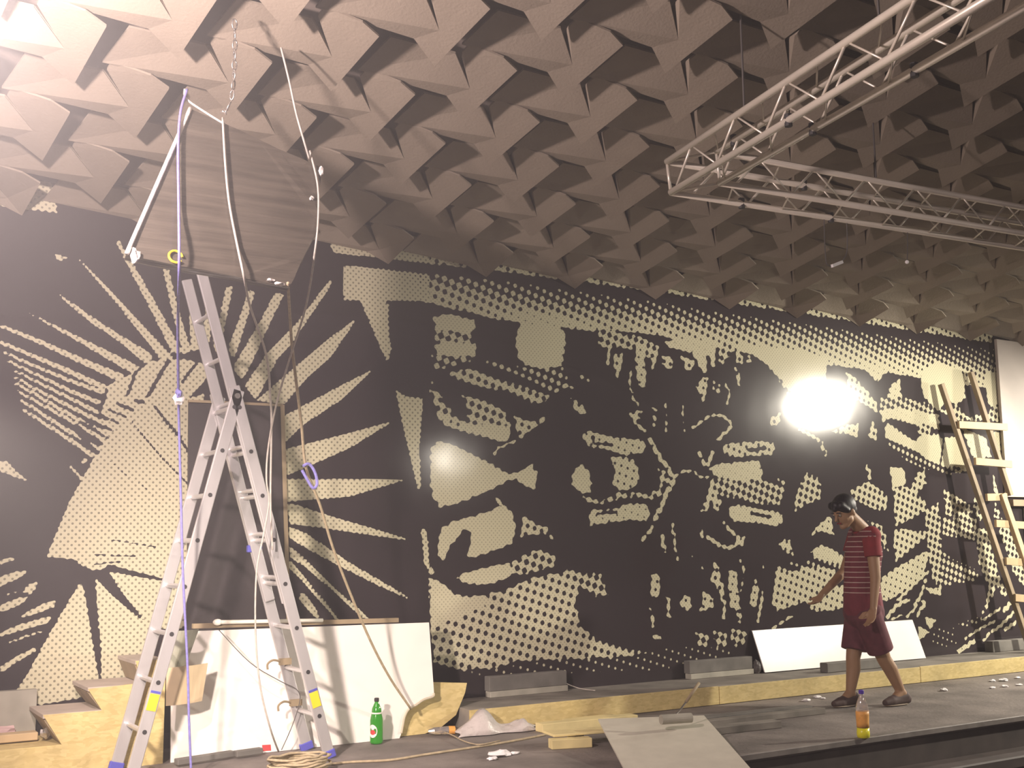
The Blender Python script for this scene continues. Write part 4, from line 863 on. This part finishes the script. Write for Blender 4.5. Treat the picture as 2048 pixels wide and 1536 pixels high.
# green bottle
gp = at(747, 1482, 2, .001); gp.y -= .06; gp = Vector((gp.x-.03, min(gp.y, 7.10), .001)); H = .285
gbt = tag(empty('green_bottle', gp), 'green plastic bottle with a white label standing before the white board', 'bottle')
bm = B(); LATHE(bm, [(.030, 0), (.041, .006), (.043, .02), (.043, .15), (.041, .165), (.036, .185), (.033, .20), (.031, .225), (.020, .250), (.014, .262), (.013, .272)], gp); keep(obj('bottle_body', bm, M_['glass'], smooth=True), gbt)
bm = B(); LATHE(bm, [(.015, .270), (.016, .272), (.016, .290), (.013, .293)], gp, 16); keep(obj('bottle_cap', bm, M_['dark']), gbt)
bm = B(); LATHE(bm, [(.0345, .188), (.0345, .200), (.0335, .2015)], gp); keep(obj('neck_label', bm, M_['lwhite']), gbt)
def oval(m, r, ang0, zc, w, h, name, root, p):
    bm = B(); g = []; n = 20
    c0 = bm.verts.new((p.x+r*math.cos(ang0), p.y+r*math.sin(ang0), p.z+zc)); rim = []
    for k in range(n):
        t = 2*PI*k/n; aa = ang0+w/r*math.cos(t); rim.append(bm.verts.new((p.x+r*math.cos(aa), p.y+r*math.sin(aa), p.z+zc+h*math.sin(t))))
    for k in range(n): bm.faces.new((c0, rim[k], rim[(k+1) % n]))
    return keep(obj(name, bm, m), root)
oval(M_['lwhite'], .0445, math.radians(-152), .085, .034, .042, 'oval_label', gbt, gp); oval(M_['lred'], .0450, math.radians(-150), .078, .020, .016, 'red_star', gbt, gp)
# orange drink bottle
bp_ = at(1727, 1476, 2, .001)
ob = tag(empty('drink_bottle', bp_), 'half-full orange drink bottle with a blue cap near the stage edge', 'bottle')
bm = B(); LATHE(bm, [(.0300, .066), (.0385, .067), (.0395, .10), (.042, .15), (.041, .19), (.034, .225), (.022, .255), (.014, .275), (.013, .285)], bp_); keep(obj('bottle_body', bm, M_['clear'], smooth=True), ob)
bm = B(); LATHE(bm, [(.030, .0), (.040, .006), (.042, .03), (.0395, .066)], bp_); keep(obj('drink', bm, M_['juicelow'], smooth=True), ob)
bm = B(); LATHE(bm, [(.0405, .070), (.0405, .10), (.0428, .15), (.0425, .172)], bp_); keep(obj('orange_label', bm, M_['label'], smooth=True), ob)
bm = B(); LATHE(bm, [(.016, .283), (.017, .285), (.017, .305), (.014, .308)], bp_, 16); keep(obj('bottle_cap', bm, M_['capblue']), ob)
# litter
for i, (x, y_, r, lab) in enumerate(((1000, 1513, .042, 'larger crumpled white paper on the floor below the wood pile'), (1030, 1509, .020, 'smaller white scrap right of the crumpled paper'), (985, 1520, .022, 'small white scrap left of the crumpled paper'), (1612, 1403, .024, 'white scrap left of the person, nearer the planks'), (1634, 1396, .022, 'white scrap left of the person, nearer the front shoe'), (1646, 1398, .014, 'tiny white scrap just left of the front shoe'), (1887, 1382, .026, 'white paper ball on the floor right of the person'), (1985, 1363, .02, 'white scrap in the upper litter row, left one'), (2008, 1362, .028, 'white crumple in the upper litter row by the ledge'), (2035, 1357, .02, 'white scrap in the upper litter row at the right edge'), (1985, 1377, .018, 'pale scrap in the lower litter row, left one'), (2010, 1374, .02, 'pale scrap in the lower litter row, middle one'), (2038, 1371, .02, 'pale scrap in the lower litter row at the right edge'))):
    bm = crumple(at(x, y_, 2, .0)+Vector((0, 0, r*.42)), r, (1.7, 1.1, .5), 40+i, amp=.3)
    for v in bm.verts: v.co.z = max(v.co.z, .001)
    tag(obj('paper_scrap', bm, M_['litter']), lab, 'litter', 'white scraps on the stage floor')
t = at(1806, 1366, 2, .0); bm = B(); TUBE(bm, t+Vector((0, 0, .022)), t+Vector((.03, -.03, .022)), .022, n=14); BX(bm, (t.x+.03, t.y-.04, .001), (t.x+.10, t.y-.01, .03)); tag(obj('black_plug', bm, M_['dark']), 'small black plug by the ledge behind the person', 'plug')
# ropes on the floor
def flr(*q, z=.008): return [Vector((p.x, p.y, z)) for p in (at(x, y_, 2, 0) for x, y_ in q)]
rope('floor_rope', flr((640, 1534), (700, 1527), (780, 1523), (850, 1512), (930, 1500), (1000, 1489), (1060, 1478), (1094, 1471)), .008, 'tanrope', 'tan rope lying along the floor from the ladder to the wood pile')
rope('floor_cable', flr((872, 1466), (900, 1475), (930, 1490), (960, 1496), (1000, 1488), z=.022), .004, 'tanrope', 'thin cord on the floor below the plastic sheet', 'cord')
pts = []
c = at(598, 1545, 2, 0)
for k in range(90):
    t = k*.42; pts.append((c.x+(.17+.02*math.sin(k*.7))*math.cos(t), c.y+(.12+.02*math.cos(k*.9))*math.sin(t)+.0, .012+.0009*k+.01*math.sin(k*1.3)**2))
bm = B(); PIPE(bm, pts, .008, n=5, sub=2); tag(obj('rope_coil', bm, M_['tanrope'], smooth=True), 'tan rope coil on the floor in front of the right ladder foot', 'rope')
rope('ledge_cord', [at(1120, 1358, 1, 7.70), at(1135, 1368, 1, 7.66), at(1160, 1377, 2, LZ+.006), at(1190, 1381, 2, LZ+.006)], .004, 'rope', 'pale cord end lying on the ledge by the grey block', 'cord')

# ------------------------------------------------------------------ the person walking left
pm = tag(empty('person', (7.35, 6.4, 0)), 'person in red striped shirt and maroon shorts walking left, looking down', 'person')
P_ = lambda x, y_, d: at(x, y_, 1, d)
pel = P_(1727, 1222, 6.42); che = P_(1727, 1105, 6.42); wai = P_(1723, 1165, 6.42); nb = P_(1724, 1058, 6.42)
hc = P_(1688, 1022, 6.42)
sn, sf = P_(1742, 1072, 6.26), P_(1713, 1072, 6.58)
en, wn, hn = P_(1751, 1156, 6.22), P_(1747, 1216, 6.20), P_(1742, 1240, 6.20)
ef, wf, hf = P_(1689, 1142, 6.64), P_(1643, 1190, 6.62), P_(1631, 1206, 6.61)
hpn, hpf = P_(1735, 1236, 6.34), P_(1718, 1236, 6.50)
knn, ann = P_(1768, 1318, 6.33), P_(1802, 1388, 6.31)
knf, anf = P_(1706, 1316, 6.50), P_(1701, 1392, 6.50)
ann.z = max(ann.z, .10); anf.z = max(anf.z, .10)
def hand(bm, w, h, r, thumb):
    d = (h-w).normalized(); side = Vector((0, 1, 0)) - d*d.y; side.normalize(); fwd = d.cross(side)
    palm = w+d*.075
    for s in (-.028, -.010, .010, .028): CAP(bm, w+d*.01+side*s*.6, .016, palm+side*s, .0125, n=10)
    for s, L in ((-.030, .058), (-.010, .078), (.010, .084), (.029, .074)):
        k1 = palm+side*s+d*L*.45+fwd*.006*thumb; k2 = k1+d*L*.33+fwd*.014*thumb; k3 = k2+d*L*.22+fwd*.016*thumb
        CAP(bm, palm+side*s, .0098, k1, .0092, n=10); CAP(bm, k1, .0092, k2, .0084, n=10); CAP(bm, k2, .0084, k3, .0070, n=10)
    t0 = w+d*.025+side*.026; t1 = t0+d*.035+side*.022+fwd*.012*thumb; t2 = t1+d*.030+side*.006+fwd*.014*thumb
    CAP(bm, t0, .0125, t1, .0110, n=10); CAP(bm, t1, .0110, t2, .0085, n=10)
def foot(bm, an, dx):
    heel = Vector((an.x+.055, an.y, .04)); ball = Vector((an.x-.115, an.y, .03)); toe = Vector((an.x-.175, an.y, .024))
    CAP(bm, an, .040, heel, .038); CAP(bm, heel, .036, ball, .036); CAP(bm, ball, .036, toe, .024); CAP(bm, an, .040, ball, .030)
    return heel, ball, toe
bm = B()
tilt = Matrix.Rotation(math.radians(-24), 3, 'Y')      # looking down towards -x
# head: skull, face, jaw, nose, ears
hd = lambda x, y_, z: hc + tilt @ Vector((x, y_, z))
SPH(bm, hd(.012, 0, .018), .1, (.98, .76, .93), tilt, 20); SPH(bm, hd(-.030, 0, -.030), .078, (.80, .78, 1.1), tilt, 18)
CAP(bm, hd(-.030, 0, -.075), .050, hd(-.068, 0, -.102), .027); CAP(bm, hd(-.01, .035, -.07), .032, hd(-.05, .018, -.098), .026); CAP(bm, hd(-.01, -.035, -.07), .032, hd(-.05, -.018, -.098), .026)
CAP(bm, hd(-.092, 0, .008), .010, hd(-.118, 0, -.030), .014); CAP(bm, hd(-.090, .02, .016), .014, hd(-.090, -.02, .016), .014)
for s in (1, -1):
    SPH(bm, hd(.012, s*.080, -.018), .032, (.62, .30, 1.0), tilt, 12)
CAP(bm, hd(.03, 0, -.05), .056, nb, .060)
# trunk, shoulders
CAP(bm, nb+Vector((0, 0, -.02)), .062, che, .118); SPH(bm, che, .13, (.90, 1.15, 1.15)); CAP(bm, che, .125, wai, .115); CAP(bm, wai, .115, pel, .135); SPH(bm, pel, .14, (.95, 1.1, .9))
for s in (sn, sf): CAP(bm, che+Vector((0, 0, .07)), .085, s, .058)
CAP(bm, sn, .054, en, .041); CAP(bm, en, .041, wn, .027); CAP(bm, sf, .052, ef, .041); CAP(bm, ef, .041, wf, .027)
hand(bm, wn, hn, 0, -1); hand(bm, wf, hf, 0, -1)
for h_, k_, a_ in ((hpn, knn, ann), (hpf, knf, anf)):
    CAP(bm, h_, .088, k_, .056); CAP(bm, k_, .056, k_.lerp(a_, .3)+Vector((.014, 0, 0)), .057); CAP(bm, k_.lerp(a_, .3)+Vector((.014, 0, 0)), .057, a_, .036)
    foot(bm, a_, 0)
keep(link('body', remesh(bm, .0062, 5, 'body'), M_['skin']), pm)
bm = B(); SPH(bm, hd(.020, 0, .040), .104, (1.02, .84, .93), tilt, 20); CAP(bm, hd(.085, 0, -.02), .045, hd(.06, 0, .03), .07); CAP(bm, hd(-.070, 0, .078), .034, hd(-.095, .0, .052), .020); CAP(bm, hd(-.06, .045, .07), .035, hd(-.03, .068, .02), .022); CAP(bm, hd(-.06, -.045, .07), .035, hd(-.03, -.068, .02), .022)
keep(link('hair', remesh(bm, .007, 4, 'hair'), M_['hair']), pm)
for s in (1, -1):
    bm = B(); SPH(bm, hd(-.092, s*.030, .000), .0095, n=10); keep(obj('eye', bm, M_['strip'], smooth=True), pm)
    bm = B(); SPH(bm, hd(-.0975, s*.030, -.001), .0062, n=8); keep(obj('pupil', bm, M_['dark'], smooth=True), pm)
    bm = B(); CAP(bm, hd(-.100, s*.015, .022), .0045, hd(-.092, s*.046, .022), .004, 8); keep(obj('eyebrow', bm, M_['hair'], smooth=True), pm)
bm = B(); CAP(bm, hd(-.097, .018, -.066), .0055, hd(-.097, -.018, -.066), .0055, 8); keep(obj('lips', bm, M_['red'], smooth=True), pm)
# shirt body with thin stripes, plain sleeves, collar
def stripe_mat():
    m = mat('striped_shirt', (.17, .028, .042), .85, var=.15, scale=20); nt = m.node_tree; N = nt.nodes; L = nt.links; b_ = N['Principled BSDF']
    tc = N.new('ShaderNodeTexCoord'); sp = N.new('ShaderNodeSeparateXYZ'); L.new(tc.outputs['Object'], sp.inputs[0])
    a_ = N.new('ShaderNodeMath'); a_.operation = 'MULTIPLY'; a_.inputs[1].default_value = 1/.040; L.new(sp.outputs[2], a_.inputs[0])
    f_ = N.new('ShaderNodeMath'); f_.operation = 'FRACT'; L.new(a_.outputs[0], f_.inputs[0])
    g_ = N.new('ShaderNodeMath'); g_.operation = 'LESS_THAN'; g_.inputs[1].default_value = .17; L.new(f_.outputs[0], g_.inputs[0])
    h_ = N.new('ShaderNodeMath'); h_.operation = 'GREATER_THAN'; h_.inputs[1].default_value = pel.z+.13; L.new(sp.outputs[2], h_.inputs[0])
    k_ = N.new('ShaderNodeMath'); k_.operation = 'MULTIPLY'; L.new(g_.outputs[0], k_.inputs[0]); L.new(h_.outputs[0], k_.inputs[1])
    mx = N.new('ShaderNodeMix'); mx.data_type = 'RGBA'; src = b_.inputs['Base Color'].links[0].from_socket; L.new(k_.outputs[0], mx.inputs[0]); L.new(src, mx.inputs[6]); mx.inputs[7].default_value = (.50, .38, .33, 1); L.new(mx.outputs[2], b_.inputs['Base Color'])
    return m
bm = B(); c2 = .016
CAP(bm, nb+Vector((.006, 0, -.035)), .066, che, .118+c2); SPH(bm, che, .13+c2, (.92, 1.12, 1.15)); CAP(bm, che, .128+c2, wai, .124+c2); CAP(bm, wai, .124+c2, pel+Vector((0, 0, .01)), .142+c2)
for s in (sn, sf): CAP(bm, che+Vector((0, 0, .07)), .085+c2, s, .060+c2)
keep(link('shirt', remesh(bm, .008, 5, 'shirt'), stripe_mat()), pm)
for s, e in ((sn, en), (sf, ef)):
    bm = B(); d = (e-s).normalized(); TUBE(bm, s-d*.01, s.lerp(e, .50), .074, .066, n=20); SPH(bm, s+Vector((.004, 0, .004)), .076, n=18); keep(link('sleeve', remesh(bm, .007, 4, 'sleeve'), M_['red']), pm)
bm = B(); PIPE(bm, [nb+Vector((.066*math.cos(t)-.004, .066*math.sin(t), -.010+.022*math.cos(t))) for t in np.linspace(0, 2*PI, 17)], .013, n=8, smooth=False); keep(obj('collar', bm, M_['red'], smooth=True), pm)
bm = B(); SPH(bm, pel+Vector((0, 0, -.01)), .155, (.98, 1.1, .92), n=18)
for h_, k_ in ((hpn, knn), (hpf, knf)): TUBE(bm, h_+Vector((0, 0, .03)), h_.lerp(k_, .80), .108, .104, n=20)
keep(link('shorts', remesh(bm, .008, 4, 'shorts'), M_['shorts']), pm)
for a_ in (ann, anf):
    bm = B(); h_, b__, t_ = Vector((a_.x+.058, a_.y, .045)), Vector((a_.x-.115, a_.y, .036)), Vector((a_.x-.182, a_.y, .030))
    CAP(bm, h_, .043, b__, .043); CAP(bm, b__, .043, t_, .028); CAP(bm, h_+Vector((-.02, 0, .02)), .046, b__+Vector((.03, 0, .012)), .038)
    for v in bm.verts: v.co.z = max(v.co.z, .012)
    sh = keep(link('shoe', remesh(bm, .007, 3, 'shoe'), M_['shoe']), pm)
    bm = B(); SPH(bm, (a_.x-.062, a_.y, .009), .009, (15, 5.2, .95), n=18); s_ = obj('sole', bm, M_['sole'], smooth=True); s_.parent = sh; s_.matrix_parent_inverse = sh.matrix_parent_inverse @ Matrix.Identity(4); s_.matrix_parent_inverse = (Matrix.Translation(-Vector(pm.location)) @ Matrix.Identity(4)).inverted() @ Matrix.Translation(-Vector(pm.location))
